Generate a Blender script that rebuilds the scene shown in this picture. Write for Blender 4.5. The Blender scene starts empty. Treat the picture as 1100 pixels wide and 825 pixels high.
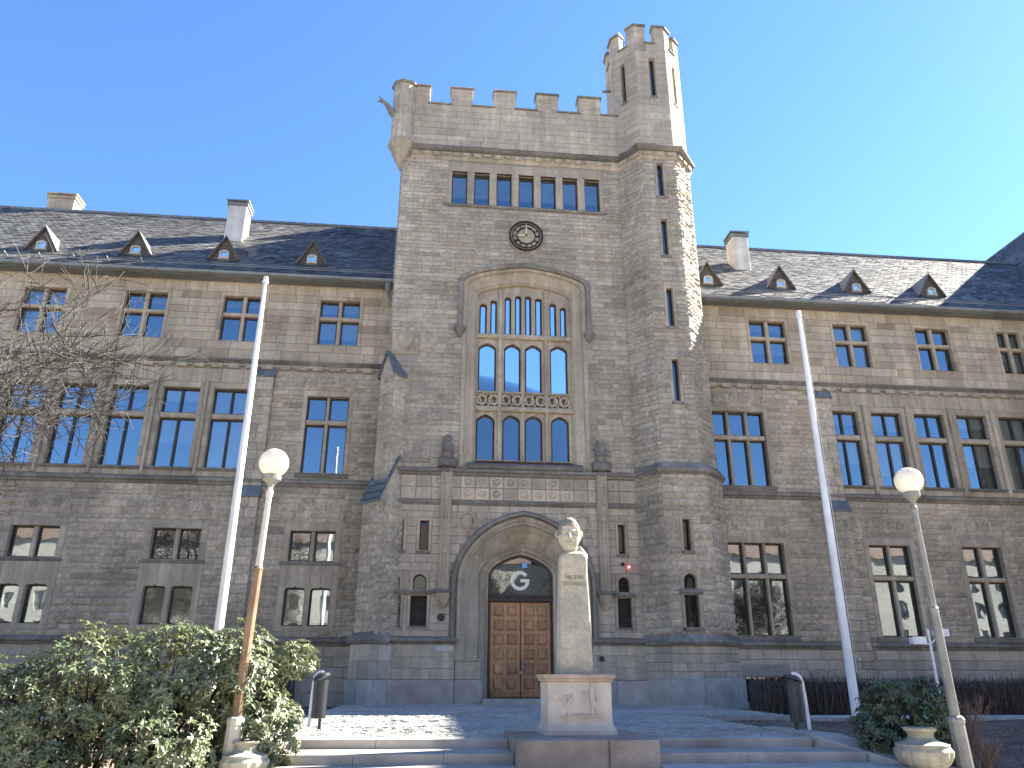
import bpy, math, random
from mathutils import Vector, Matrix
from mathutils.geometry import delaunay_2d_cdt
R = math.radians
C = bpy.context.scene.collection
scene = bpy.context.scene

# ------------------------------------------------------------------ camera, sky, sun, exposure
EYE = 0.90
cam_d = bpy.data.cameras.new('camera'); cam = bpy.data.objects.new('camera', cam_d); C.objects.link(cam)
cam_d.sensor_width = 36.0; cam_d.lens = 36.0 * 816.0 / 1100.0
cam_d.clip_start = 0.1; cam_d.clip_end = 3000
P_, Y_, RO_ = R(20.9), R(-5.53), R(0.23)
fw = Vector((-math.sin(Y_) * math.cos(P_), math.cos(Y_) * math.cos(P_), math.sin(P_)))
r0 = Vector((math.cos(Y_), math.sin(Y_), 0)); u0_ = r0.cross(fw)
r2 = r0 * math.cos(RO_) + u0_ * math.sin(RO_); u2 = u0_ * math.cos(RO_) - r0 * math.sin(RO_)
mw = Matrix((r2, u2, -fw)).transposed().to_4x4(); mw.translation = Vector((0, 0, EYE))
cam.matrix_world = mw
scene.camera = cam

SUN_EL, SUN_BETA = R(35.5), R(20.0)       # elevation; angle behind the facade, from the right
world = bpy.data.worlds.new('World'); scene.world = world; world.use_nodes = True
wn = world.node_tree; bg = wn.nodes['Background']
sky = wn.nodes.new('ShaderNodeTexSky'); sky.sky_type = 'NISHITA'; sky.sun_disc = False
sky.sun_elevation = SUN_EL; sky.sun_rotation = R(90) - SUN_BETA
sky.air_density = 1.0; sky.dust_density = 0.1; sky.ozone_density = 9.5; sky.altitude = 50
wn.links.new(sky.outputs[0], bg.inputs[0]); bg.inputs[1].default_value = 0.05
sl = bpy.data.lights.new('sun', 'SUN'); sl.energy = 5.0; sl.angle = R(0.5); sl.color = (1.0, 0.935, 0.81)
so = bpy.data.objects.new('sun', sl); C.objects.link(so)
sdir = Vector((math.cos(SUN_BETA) * math.cos(SUN_EL), math.sin(SUN_BETA) * math.cos(SUN_EL), math.sin(SUN_EL)))
so.rotation_euler = sdir.to_track_quat('Z', 'Y').to_euler(); so.location = (30, 10, 40)
scene.view_settings.view_transform = 'Standard'; scene.view_settings.look = 'None'
scene.view_settings.exposure = 2.95; scene.view_settings.gamma = 1.0
scene.view_settings.use_curve_mapping = False
scene.render.engine = 'CYCLES'

rng = random.Random(7)

# ------------------------------------------------------------------ mesh helper
class MB:
    """collects polygons; build() links them as one mesh object with a per-face 'tone'"""
    def __init__(s): s.v = []; s.f = []; s.t = []; s.m = []
    def face(s, pts, tone=.5, mi=0):
        n = len(s.v); s.v += [tuple(p) for p in pts]; s.f.append(tuple(range(n, n + len(pts)))); s.t.append(tone); s.m.append(mi)
    def grid(s, rows, tone=.5, mi=0, close=False):
        n = len(s.v); w = len(rows[0])
        for r in rows: s.v += [tuple(p) for p in r]
        for i in range(len(rows) - 1):
            for j in range(w if close else w - 1):
                k = (j + 1) % w
                s.f.append((n + i*w + j, n + i*w + k, n + (i+1)*w + k, n + (i+1)*w + j)); s.t.append(tone); s.m.append(mi)
    def box(s, x0, x1, y0, y1, z0, z1, tone=.5, mi=0):
        n = len(s.v)
        s.v += [(x0,y0,z0),(x1,y0,z0),(x1,y1,z0),(x0,y1,z0),(x0,y0,z1),(x1,y0,z1),(x1,y1,z1),(x0,y1,z1)]
        for q in ((0,3,2,1),(4,5,6,7),(0,1,5,4),(1,2,6,5),(2,3,7,6),(3,0,4,7)):
            s.f.append(tuple(n + i for i in q)); s.t.append(tone); s.m.append(mi)
    def tube(s, pts, rads, n=6, tone=.5, mi=0, cap=True):
        rings = []; prev = None
        for i, p in enumerate(pts):
            p = Vector(p)
            a = Vector(pts[max(0, i-1)]); b = Vector(pts[min(len(pts)-1, i+1)]); d = (b - a)
            if d.length < 1e-9: d = Vector((0,0,1))
            d.normalize()
            if prev is None:
                x = d.orthogonal().normalized()
            else:
                x = prev - d * prev.dot(d)
                x = x.normalized() if x.length > 1e-6 else d.orthogonal().normalized()
            prev = x; y = d.cross(x)
            rings.append([p + (x * math.cos(2*math.pi*k/n) + y * math.sin(2*math.pi*k/n)) * rads[i] for k in range(n)])
        s.grid(rings, tone, mi, close=True)
        if cap:
            s.face(list(reversed(rings[0])), tone, mi); s.face(rings[-1], tone, mi)
    def lathe(s, prof, c=(0,0,0), n=20, tone=.5, mi=0, mod=None):
        rows = []
        for r, z in prof:
            rows.append([(c[0] + r*(mod(a, z) if mod else 1)*math.cos(a), c[1] + r*(mod(a, z) if mod else 1)*math.sin(a), c[2] + z)
                         for a in (2*math.pi*k/n for k in range(n))])
        s.grid(rows, tone, mi, close=True)
        s.face(list(reversed(rows[0])), tone, mi); s.face(rows[-1], tone, mi)
    def build(s, name, mats, parent=None, smooth=False):
        if not isinstance(mats, (list, tuple)): mats = [mats]
        pw = parent['_w'] if parent is not None and '_w' in parent.keys() else (0, 0, 0)
        xs = [v[0] for v in s.v]; ys = [v[1] for v in s.v]; zs = [v[2] for v in s.v]
        c = ((min(xs)+max(xs))/2, (min(ys)+max(ys))/2, min(zs))
        me = bpy.data.meshes.new(name)
        me.from_pydata([(v[0]-c[0], v[1]-c[1], v[2]-c[2]) for v in s.v], [], s.f)
        for m in mats: me.materials.append(m)
        me.polygons.foreach_set('material_index', s.m)
        at = me.attributes.new('tone', 'FLOAT', 'FACE'); at.data.foreach_set('value', s.t)
        if smooth: me.polygons.foreach_set('use_smooth', [True]*len(s.f))
        me.update()
        o = bpy.data.objects.new(name, me); C.objects.link(o)
        o.location = (c[0]-pw[0], c[1]-pw[1], c[2]-pw[2])
        o['_w'] = c
        if parent is not None: o.parent = parent
        return o

def weld(o, dist=1e-4):
    import bmesh
    b = bmesh.new(); b.from_mesh(o.data); bmesh.ops.remove_doubles(b, verts=b.verts, dist=dist); bmesh.ops.recalc_face_normals(b, faces=b.faces); b.to_mesh(o.data); b.free()

def tag(o, label=None, cat=None, group=None, kind=None):
    if label: o['label'] = label
    if cat: o['category'] = cat
    if group: o['group'] = group
    if kind: o['kind'] = kind
    return o
def thing(name, loc, label, cat, group=None):
    o = bpy.data.objects.new(name, None); C.objects.link(o); o.location = loc; o['_w'] = tuple(loc)
    o.empty_display_size = .3
    return tag(o, label, cat, group)
def copy_tree(o, parent=None):
    c = o.copy(); C.objects.link(c); c.parent = parent
    for ch in list(o.children): copy_tree(ch, c)
    return c

# ------------------------------------------------------------------ materials
def mat(name, cols, rough=.85, noise=(6, .25), big=(.5, .2), bump=(30, .25, .02), spec=.3, metal=0, use_tone=True, grain=0.0, streak=0.0):
    """cols: colours across the face attribute 'tone'; noise: fine mottling; big: large weathering; bump(scale, strength, dist)"""
    m = bpy.data.materials.new(name); m.use_nodes = True; n = m.node_tree; L = n.links
    b = n.nodes['Principled BSDF']; b.inputs['Roughness'].default_value = rough
    b.inputs['Specular IOR Level'].default_value = spec; b.inputs['Metallic'].default_value = metal
    tc = n.nodes.new('ShaderNodeTexCoord')
    geo = n.nodes.new('ShaderNodeNewGeometry')
    ramp = n.nodes.new('ShaderNodeValToRGB'); e = ramp.color_ramp.elements
    if len(cols) == 1: cols = [cols[0], cols[0]]
    while len(e) < len(cols): e.new(.5)
    for i, c in enumerate(cols):
        e[i].position = i / max(1, len(cols)-1); e[i].color = (*c, 1)
    if use_tone:
        at = n.nodes.new('ShaderNodeAttribute'); at.attribute_name = 'tone'; L.new(at.outputs['Fac'], ramp.inputs[0])
    else: ramp.inputs[0].default_value = .5
    col = ramp.outputs[0]
    def mul(col, scale, amt, detail=4, vec=None, lo=.3, hi=.7):
        t = n.nodes.new('ShaderNodeTexNoise'); t.inputs['Scale'].default_value = scale; t.inputs['Detail'].default_value = detail
        L.new(vec if vec else geo.outputs['Position'], t.inputs['Vector'])
        r = n.nodes.new('ShaderNodeMapRange'); r.inputs[1].default_value = lo; r.inputs[2].default_value = hi
        r.inputs[3].default_value = 1 - amt; r.inputs[4].default_value = 1 + amt*.7; L.new(t.outputs[0], r.inputs[0])
        x = n.nodes.new('ShaderNodeMix'); x.data_type = 'RGBA'; x.blend_type = 'MULTIPLY'; x.inputs[0].default_value = 1
        L.new(col, x.inputs[6])
        cmb = n.nodes.new('ShaderNodeCombineColor'); 
        for i in range(3): L.new(r.outputs[0], cmb.inputs[i])
        L.new(cmb.outputs[0], x.inputs[7]); return x.outputs[2]
    if noise: col = mul(col, noise[0], noise[1])
    if big: col = mul(col, big[0], big[1], 6)
    if grain: col = mul(col, 90, grain, 2)
    if streak:
        mp = n.nodes.new('ShaderNodeMapping'); mp.inputs['Scale'].default_value = (2.2, 2.2, .12); L.new(geo.outputs['Position'], mp.inputs[0])
        col = mul(col, 1.6, streak, 5, mp.outputs[0], .45, .75)
    L.new(col, b.inputs['Base Color'])
    if bump:
        t = n.nodes.new('ShaderNodeTexNoise'); t.inputs['Scale'].default_value = bump[0]; t.inputs['Detail'].default_value = 5
        L.new(geo.outputs['Position'], t.inputs['Vector'])
        bp = n.nodes.new('ShaderNodeBump'); bp.inputs['Strength'].default_value = bump[1]; bp.inputs['Distance'].default_value = bump[2]
        L.new(t.outputs[0], bp.inputs['Height']); L.new(bp.outputs[0], b.inputs['Normal'])
    return m

M = {}
M['rock'] = mat('rock_faced_stone', [(.28,.245,.195),(.355,.305,.24),(.39,.34,.265),(.45,.39,.305)], noise=(9,.22), big=(.45,.22), bump=(14,.5,.03), streak=.12)
M['rock_low'] = mat('rock_faced_stone_grey', [(.30,.255,.19),(.385,.325,.24),(.43,.36,.265),(.48,.40,.295)], noise=(9,.25), big=(.5,.25), bump=(12,.55,.035), streak=.12)
M['ashlar'] = mat('ashlar_tan', [(.32,.25,.175),(.42,.34,.24),(.46,.38,.275),(.52,.42,.31)], noise=(5,.12), big=(.5,.18), bump=(40,.15,.01), streak=.16)
M['ashlar_grey'] = mat('ashlar_grey', [(.34,.29,.225),(.40,.34,.265),(.44,.375,.29),(.49,.42,.33)], noise=(5,.13), big=(.5,.18), bump=(40,.15,.01), streak=.16)
M['dressed'] = mat('dressed_stone', [(.29,.24,.175),(.37,.31,.225),(.41,.345,.255),(.46,.385,.285)], noise=(6,.14), big=(.7,.2), bump=(40,.2,.01), streak=.2)
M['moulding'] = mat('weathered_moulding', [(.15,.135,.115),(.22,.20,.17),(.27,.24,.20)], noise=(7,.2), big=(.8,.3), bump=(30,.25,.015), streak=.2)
M['mortar'] = mat('mortar', [(.27,.24,.195)], use_tone=False, noise=(8,.2), bump=None)
M['granite'] = mat('grey_granite', [(.28,.26,.225),(.36,.33,.285),(.42,.39,.34)], noise=(3,.18), big=(.7,.2), bump=(60,.2,.008), grain=.25)
M['peach'] = mat('peach_stone', [(.45,.37,.275),(.50,.415,.315)], noise=(6,.14), big=None, bump=(30,.2,.01))
M['slate'] = mat('roof_slate', [(.085,.082,.077),(.145,.139,.13),(.185,.178,.166),(.25,.241,.225)], rough=.55, noise=(4,.2), big=(.35,.3), bump=(25,.2,.01), spec=.5)
M['slate_blue'] = mat('cap_slate', [(.09,.105,.11),(.14,.16,.165)], rough=.5, noise=(5,.2), bump=(20,.2,.01), spec=.5)
M['copper'] = mat('dormer_metal', [(.085,.068,.056),(.12,.095,.075)], rough=.6, noise=(6,.2), big=None, bump=None)
M['zinc'] = mat('zinc', [(.16,.17,.165),(.24,.25,.24)], rough=.55, noise=(4,.15), metal=.3, bump=None)
M['white_render'] = mat('white_render', [(.46,.44,.40),(.60,.575,.53)], noise=(3,.1), big=(.8,.15), bump=(30,.1,.01), streak=.15)
M['wood_frame'] = mat('brown_window_frame', [(.035,.026,.022),(.06,.045,.036)], rough=.5, noise=(5,.2), bump=None)
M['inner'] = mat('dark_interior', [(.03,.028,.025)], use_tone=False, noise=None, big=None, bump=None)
M['blind'] = mat('roller_blind', [(.62,.62,.59),(.80,.79,.74)], noise=None, big=(1.5,.08), bump=None)
M['louvre'] = mat('grey_louvre', [(.06,.058,.055),(.09,.088,.08)], rough=.6, bump=None)
M['white_paint'] = mat('white_paint', [(.66,.66,.65),(.78,.78,.77)], rough=.45, noise=(3,.06), big=(1.2,.12), bump=None, streak=.1)
M['black'] = mat('black_metal', [(.018,.019,.02),(.03,.031,.032)], rough=.45, noise=(5,.2), bump=None)
M['clockring'] = mat('clock_iron', [(.012,.012,.011)], use_tone=False, rough=.6, noise=None, big=None, bump=None)
M['clockhand'] = mat('clock_hand', [(.62,.56,.42)], use_tone=False, rough=.5, noise=None, big=None, bump=None)
M['letter'] = mat('letter_vinyl', [(.70,.68,.58)], use_tone=False, rough=.5, noise=None, big=None, bump=None)
M['sticker'] = mat('blue_sticker', [(.12,.42,.72)], use_tone=False, rough=.5, noise=None, big=None, bump=None)
M['plaque'] = mat('plaque', [(.42,.41,.38)], use_tone=False, rough=.4, noise=None, big=None, bump=None)

def wood():
    m = mat('door_wood', [(.23,.118,.055),(.38,.205,.095),(.50,.285,.135)], rough=.45, noise=None, big=(1.1,.35), bump=None, spec=.4)
    n = m.node_tree; L = n.links; b = n.nodes['Principled BSDF']
    src = b.inputs['Base Color'].links[0].from_socket
    geo = n.nodes.new('ShaderNodeNewGeometry'); mp = n.nodes.new('ShaderNodeMapping'); mp.inputs['Scale'].default_value = (14, 14, 1.2)
    L.new(geo.outputs['Position'], mp.inputs[0])
    t = n.nodes.new('ShaderNodeTexNoise'); t.inputs['Scale'].default_value = 3; t.inputs['Detail'].default_value = 6; L.new(mp.outputs[0], t.inputs[0])
    r = n.nodes.new('ShaderNodeMapRange'); r.inputs[1].default_value = .35; r.inputs[2].default_value = .65; r.inputs[3].default_value = .65; r.inputs[4].default_value = 1.2; L.new(t.outputs[0], r.inputs[0])
    x = n.nodes.new('ShaderNodeMix'); x.data_type = 'RGBA'; x.blend_type = 'MULTIPLY'; x.inputs[0].default_value = 1
    c = n.nodes.new('ShaderNodeCombineColor'); [L.new(r.outputs[0], c.inputs[i]) for i in range(3)]
    L.new(src, x.inputs[6]); L.new(c.outputs[0], x.inputs[7]); L.new(x.outputs[2], b.inputs['Base Color'])
    return m
M['wood'] = wood()

def glass(name, refl, tint):
    m = bpy.data.materials.new(name); m.use_nodes = True; n = m.node_tree; L = n.links
    n.nodes.remove(n.nodes['Principled BSDF']); out = n.nodes['Material Output']
    tr = n.nodes.new('ShaderNodeBsdfTransparent'); tr.inputs[0].default_value = (*tint, 1)
    gl = n.nodes.new('ShaderNodeBsdfGlossy'); gl.inputs['Roughness'].default_value = .015; gl.inputs[0].default_value = (.80, .92, 1, 1)
    lw = n.nodes.new('ShaderNodeFresnel'); lw.inputs[0].default_value = refl
    # gentle waviness of old panes
    geo = n.nodes.new('ShaderNodeNewGeometry'); t = n.nodes.new('ShaderNodeTexNoise'); t.inputs['Scale'].default_value = 1.7; t.inputs['Detail'].default_value = 1
    L.new(geo.outputs['Position'], t.inputs[0])
    bp = n.nodes.new('ShaderNodeBump'); bp.inputs['Strength'].default_value = .07; bp.inputs['Distance'].default_value = .03
    L.new(t.outputs[0], bp.inputs['Height']); L.new(bp.outputs[0], gl.inputs['Normal'])
    mx = n.nodes.new('ShaderNodeMixShader'); L.new(lw.outputs[0], mx.inputs[0]); L.new(tr.outputs[0], mx.inputs[1]); L.new(gl.outputs[0], mx.inputs[2])
    L.new(mx.outputs[0], out.inputs[0]); return m
M['glass'] = glass('window_glass', 3.4, (.8, .85, .87))
M['glass_dark'] = glass('dim_window_glass', 1.7, (.5, .55, .55))
M['glass_tower'] = glass('tower_window_glass', 2.7, (.55, .6, .62))

# ------------------------------------------------------------------ planar frames and masonry
class Fr:
    def __init__(s, o, u, nrm): s.o = Vector(o); s.u = Vector(u).normalized(); s.n = Vector(nrm).normalized()
    def p(s, u, z, d=0): return s.o + s.u*u + Vector((0,0,z)) + s.n*d
FT = Fr((0,26,0), (1,0,0), (0,-1,0))
FW = Fr((0,27.2,0), (1,0,0), (0,-1,0))

def fbox(mb, fr, u0, u1, z0, z1, d0, d1, tone=None, bev=.012, mi=0):
    if tone is None: tone = min(1, max(0, rng.gauss(.5, .2)))
    b = min(bev, (u1-u0)*.3, (z1-z0)*.3, (d1-d0)*.4)
    A = [fr.p(u0,z0,d0), fr.p(u1,z0,d0), fr.p(u1,z1,d0), fr.p(u0,z1,d0)]
    B = [fr.p(u0,z0,d1-b), fr.p(u1,z0,d1-b), fr.p(u1,z1,d1-b), fr.p(u0,z1,d1-b)]
    D = [fr.p(u0+b,z0+b,d1), fr.p(u1-b,z0+b,d1), fr.p(u1-b,z1-b,d1), fr.p(u0+b,z1-b,d1)]
    mb.grid([A, B, D], tone, mi, close=True); mb.face(D, tone, mi); mb.face(list(reversed(A)), tone, mi)

def rockblock(mb, fr, u0, u1, z0, z1, rough, tone, j=.007):
    u0 += j; u1 -= j; z0 += j; z1 -= j
    nx = max(2, int((u1-u0)/.13)+1); nz = 3
    big = rng.uniform(.35, 1.15)
    rows = []
    for i in range(nz+1):
        row = []
        for k in range(nx+1):
            e = i in (0, nz) or k in (0, nx)
            u = u0 + (u1-u0)*k/nx; z = z0 + (z1-z0)*i/nz
            if e: d = rng.uniform(-.012, .006)
            else:
                d = rough*big*rng.uniform(.45, 1.3); u += rng.uniform(-.02,.02); z += rng.uniform(-.02,.02)
                if i == 1: d *= .8
            row.append(fr.p(u, z, d))
        rows.append(row)
    mb.grid(rows, tone)

def masonry(mb, fr, u0, u1, z0, z1, holes=(), ch=(.15,.27), bl=(.32,.85), rough=.05, tsd=.2, tmean=.5, breaks=True):
    """courses of separate stones between openings; rough=0 gives chamfered ashlar"""
    zs = [z0, z1]
    if breaks:
        for h in holes:
            if len(h) == 4:
                for z in (h[2], h[3]):
                    if z0+.12 < z < z1-.12 and all(abs(z-q) > .1 for q in zs): zs.append(z)
    zs.sort(); courses = []
    for a, b in zip(zs, zs[1:]):
        n = max(1, round((b-a)/((ch[0]+ch[1])/2)))
        w = [rng.uniform(ch[0], ch[1]) for _ in range(n)]; s = sum(w); z = a
        for x in w:
            h = x*(b-a)/s; courses.append((z, z+h)); z += h
    for ci, (za, zb) in enumerate(courses):
        blk = sorted((h[0], h[1]) for h in holes if min(zb, h[3]) - max(za, h[2]) > min(.045, (zb-za)*.3))
        free = []; u = u0
        for a, b in blk:
            if a > u: free.append((u, min(a, u1)))
            u = max(u, b)
        if u < u1: free.append((u, u1))
        ct = rng.gauss(0, tsd*.35)
        for a, b in free:
            if b-a < .03: continue
            u = a; first = True
            while u < b - 1e-4:
                l = rng.uniform(*bl)*(.5 + .5*rng.random() if first else 1); first = False
                if b - (u+l) < bl[0]*.7: l = b-u
                tone = min(1, max(0, rng.gauss(tmean, tsd) + ct))
                if rough > 0: rockblock(mb, fr, u, u+l, za, zb, rough, tone)
                else:
                    j = .006; d = rng.uniform(0, .007); e = .012
                    A = [fr.p(u+j,za+j,-.014), fr.p(u+l-j,za+j,-.014), fr.p(u+l-j,zb-j,-.014), fr.p(u+j,zb-j,-.014)]
                    B = [fr.p(u+j+e,za+j+e,d), fr.p(u+l-j-e,za+j+e,d), fr.p(u+l-j-e,zb-j-e,d), fr.p(u+j+e,zb-j-e,d)]
                    mb.grid([A, B], tone, close=True); mb.face(B, tone)
                u += l

def plate(mb, fr, outline, holes, d0, d1, tone=.5, mi=0, outer=True):
    """plate with polygon holes: front face at d1, hole sides back to d0"""
    pts = [Vector((p[0], p[1])) for p in outline]; edges = []; faces = []
    n = len(pts); edges += [(i, (i+1) % n) for i in range(n)]
    for h in holes:
        k = len(pts); pts += [Vector((p[0], p[1])) for p in h]; edges += [(k+i, k+(i+1) % len(h)) for i in range(len(h))]
    vs, es, fs, *_ = delaunay_2d_cdt(pts, edges, [], 1, 1e-5)
    def inside(q, poly):
        c = False; j = len(poly)-1
        for i in range(len(poly)):
            (xi, yi), (xj, yj) = poly[i][:2], poly[j][:2]
            if (yi > q[1]) != (yj > q[1]) and q[0] < (xj-xi)*(q[1]-yi)/(yj-yi)+xi: c = not c
            j = i
        return c
    for f in fs:
        q = (sum(vs[i][0] for i in f)/len(f), sum(vs[i][1] for i in f)/len(f))
        if not inside(q, outline) or any(inside(q, h) for h in holes): continue
        mb.face([fr.p(vs[i][0], vs[i][1], d1) for i in f], tone, mi)
    if d0 != d1:
        for poly in list(holes) + ([outline] if outer else []):
            m = len(poly)
            for i in range(m):
                a, b = poly[i], poly[(i+1) % m]
                mb.face([fr.p(a[0],a[1],d1), fr.p(b[0],b[1],d1), fr.p(b[0],b[1],d0), fr.p(a[0],a[1],d0)], tone, mi)

def rect(u0, u1, z0, z1): return [(u0,z0),(u1,z0),(u1,z1),(u0,z1)]
def arch(c, hw, zb, zs, za, n=12, point=.2):
    """opening outline: bottom left, up the left jamb, round the arch, down (open polygon, bottom edge implied)"""
    out = [(c-hw, zb)]
    for i in range(2*n+1):
        t = -math.cos(math.pi*i/(2*n)); a = abs(t)
        z = zs + (za-zs)*((1-point)*math.sqrt(max(0, 1-a*a)) + point*(1-a))
        out.append((c+hw*t, z))
    out.append((c+hw, zb)); return out
def loft(mb, fr, profs, tones=None, mi=0, step=2):
    """profs: list of (outline, d); strips between successive outlines, voussoir by voussoir"""
    m = len(profs[0][0]); tn = [min(1, max(0, rng.gauss(.5, .2))) for _ in range(m)]
    for (A, da), (B, db) in zip(profs, profs[1:]):
        for i in range(m-1):
            mb.face([fr.p(A[i][0],A[i][1],da), fr.p(A[i+1][0],A[i+1][1],da), fr.p(B[i+1][0],B[i+1][1],db), fr.p(B[i][0],B[i][1],db)],
                    tones if tones is not None else tn[i//step], mi)
def inset_poly(poly, t):
    """shrink a closed polygon (either winding) by t"""
    n = len(poly); ar = sum(poly[i][0]*poly[(i+1) % n][1] - poly[(i+1) % n][0]*poly[i][1] for i in range(n)); s = 1 if ar > 0 else -1
    out = []
    for i in range(n):
        a, b, c = Vector(poly[i-1]), Vector(poly[i]), Vector(poly[(i+1) % n])
        e1 = (b-a); e2 = (c-b)
        if e1.length < 1e-7 or e2.length < 1e-7: out.append(tuple(b)); continue
        e1.normalize(); e2.normalize()
        n1 = Vector((-e1.y, e1.x))*s; n2 = Vector((-e2.y, e2.x))*s; nn = n1+n2
        if nn.length < 1e-6: nn = n1
        nn.normalize(); k = max(.4, nn.dot(n1)); out.append(tuple(b + nn*t/k))
    return out
def moulding(mb, fr, u0, u1, prof, tone=None, seg=1.3):
    """profile of (d, z) run along u, in stones"""
    u = u0
    while u < u1 - 1e-4:
        l = min(seg*rng.uniform(.8,1.2), u1-u)
        if u1-(u+l) < .4: l = u1-u
        t = min(1, max(0, rng.gauss(.5,.2))) if tone is None else tone
        g = .003
        A = [fr.p(u+g, z, d) for d, z in prof]; B = [fr.p(u+l-g, z, d) for d, z in prof]
        mb.grid([A, B], t); mb.face(A, t); mb.face(list(reversed(B)), t); u += l

# ------------------------------------------------------------------ the university building
BL = (2.95, 26.0, 0.0)
B = thing('university_building', BL, 'grey stone castle-like university building with battlemented clock tower, stair turret and slate-roofed wings', 'building')

def lights_window(fr, lights, outer, dg=-.24, name='window', stone='dressed', jamb=True, sill=None, mulls=(), transoms=(), blind=None, fw_=.045, glassmat='glass', woodm='wood_frame', louvre=False, jw=None, lintel=True, keep=None):
    """outer = stone surround (u0,u1,z0,z1) ; lights = list of closed polygons (daylight openings)"""
    u0, u1, z0, z1 = outer
    lu0 = min(p[0] for l in lights for p in l); lu1 = max(p[0] for l in lights for p in l)
    lz0 = min(p[1] for l in lights for p in l); lz1 = max(p[1] for l in lights for p in l)
    mb = MB()
    if jamb:
        for a, b in ((u0, lu0), (lu1, u1)):
            z = z0
            if b-a > .01:
                while z < z1-1e-3:
                    h = rng.uniform(.3, .6)
                    if z1-(z+h) < .25: h = z1-z
                    fbox(mb, fr, a, b, z, z+h, -.34, rng.uniform(.008,.02)); z += h
        if z1-lz1 > .01 and lintel:
            u = lu0; 
            while u < lu1-1e-3:
                l = rng.uniform(.6, 1.1)
                if lu1-(u+l) < .4: l = lu1-u
                fbox(mb, fr, u, u+l, lz1, z1, -.34, rng.uniform(.008,.02)); u += l
        if lz0-z0 > .01: fbox(mb, fr, lu0, lu1, z0, lz0, -.34, .012)
    for (a, b) in mulls: fbox(mb, fr, a, b, lz0, lz1, -.27, -.05, rng.uniform(.4,.7), .03)
    for (a, b) in transoms: fbox(mb, fr, lu0, lu1, a, b, -.27, -.04, rng.uniform(.4,.7), .03)
    if not mb.f: fbox(mb, fr, lu0-.03, lu1+.03, lz0-.03, lz0, -.3, -.02)
    w = mb.build(name, M[stone], B)
    f = MB()
    for l in lights: plate(f, fr, l, [inset_poly(l, fw_)], dg-.06, dg+.05, rng.random())
    f.build('frame', M[woodm], w)
    g = MB()
    for l in lights:
        if louvre:
            za = min(p[1] for p in l); zb = max(p[1] for p in l); ua = min(p[0] for p in l); ub = max(p[0] for p in l); z = za+.02
            while z < zb-.05:
                zz = z + .03
                # louvre width follows the arch
                def half(zq):
                    xs = []
                    for i in range(len(l)):
                        (x1, y1), (x2, y2) = l[i], l[(i+1) % len(l)]
                        if (y1 > zq) != (y2 > zq): xs.append(x1+(x2-x1)*(zq-y1)/(y2-y1))
                    return (min(xs), max(xs)) if len(xs) > 1 else (ua, ub)
                a, b = half(zz); g.face([fr.p(a,z,dg+.02), fr.p(b,z,dg+.02), fr.p(b,z+.075,dg-.05), fr.p(a,z+.075,dg-.05)], rng.random()); z += .07
            g.face([fr.p(p[0],p[1],dg-.055) for p in l], 0)
        else:
            g.face([fr.p(p[0],p[1],dg) for p in inset_poly(l, fw_*.6)], rng.random())
    g.build('louvre' if louvre else 'pane', M['louvre'] if louvre else M[glassmat], w)
    if blind:
        bl = MB()
        for l in lights:
            ua = min(p[0] for p in l); ub = max(p[0] for p in l); za = min(p[1] for p in l); zb = max(p[1] for p in l)
            k = blind if isinstance(blind, float) else rng.uniform(.3, 1)
            bl.face([fr.p(ua,zb-(zb-za)*k,dg-.035), fr.p(ub,zb-(zb-za)*k,dg-.035), fr.p(ub,zb,dg-.035), fr.p(ua,zb,dg-.035)], rng.random())
        bl.build('blind', M['blind'], w)
    if sill:
        s = MB(); a, b, zt, h, pr = sill
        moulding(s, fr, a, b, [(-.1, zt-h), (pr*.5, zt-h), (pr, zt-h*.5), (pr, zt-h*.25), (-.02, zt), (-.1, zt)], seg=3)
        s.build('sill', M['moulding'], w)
    return w

def grid_window(fr, u0, u1, z0, z1, cols, tr, sur=.18, stone='dressed', mw=.13, wood=False, blind=None, sill=True, sillh=.16, fw_=.05):
    """mullioned window: opening u0..u1, z0..z1; tr = (z, thickness) of the transom or None"""
    W = u1-u0; m = mw; cw = (W-m*(cols-1))/cols
    us = [(u0+i*(cw+m), u0+i*(cw+m)+cw) for i in range(cols)]
    zs = [(z0, z1)] if tr is None else [(z0, tr[0]-tr[1]/2), (tr[0]+tr[1]/2, z1)]
    lights = [rect(a, b, c, d) for a, b in us for c, d in zs]
    mulls = [(us[i][1], us[i+1][0]) for i in range(cols-1)]
    trs = [] if tr is None else [(tr[0]-tr[1]/2, tr[0]+tr[1]/2)]
    outer = (u0-sur, u1+sur, z0-.02, z1+sur*1.3)
    if wood:      # the divider is a timber mullion
        lights = [rect(u0, u1, c, d) for c, d in zs]
        w = lights_window(fr, lights, outer, stone=stone, transoms=trs, blind=blind, fw_=fw_, sill=(u0-sur-.04, u1+sur+.04, z0-.02, sillh, .07) if sill else None)
        d = MB(); fbox(d, fr, (u0+u1)/2-.045, (u0+u1)/2+.045, z0, z1, -.30, -.17, .4, .01)
        d.build('mullion', M['wood_frame'], w)
    else:
        w = lights_window(fr, lights, outer, stone=stone, mulls=mulls, transoms=trs, blind=blind, fw_=fw_, sill=(u0-sur-.04, u1+sur+.04, z0-.02, sillh, .07) if sill else None)
    return w, (outer[0], outer[1], outer[2]-(sillh*.9 if sill else 0), outer[3])

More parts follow.
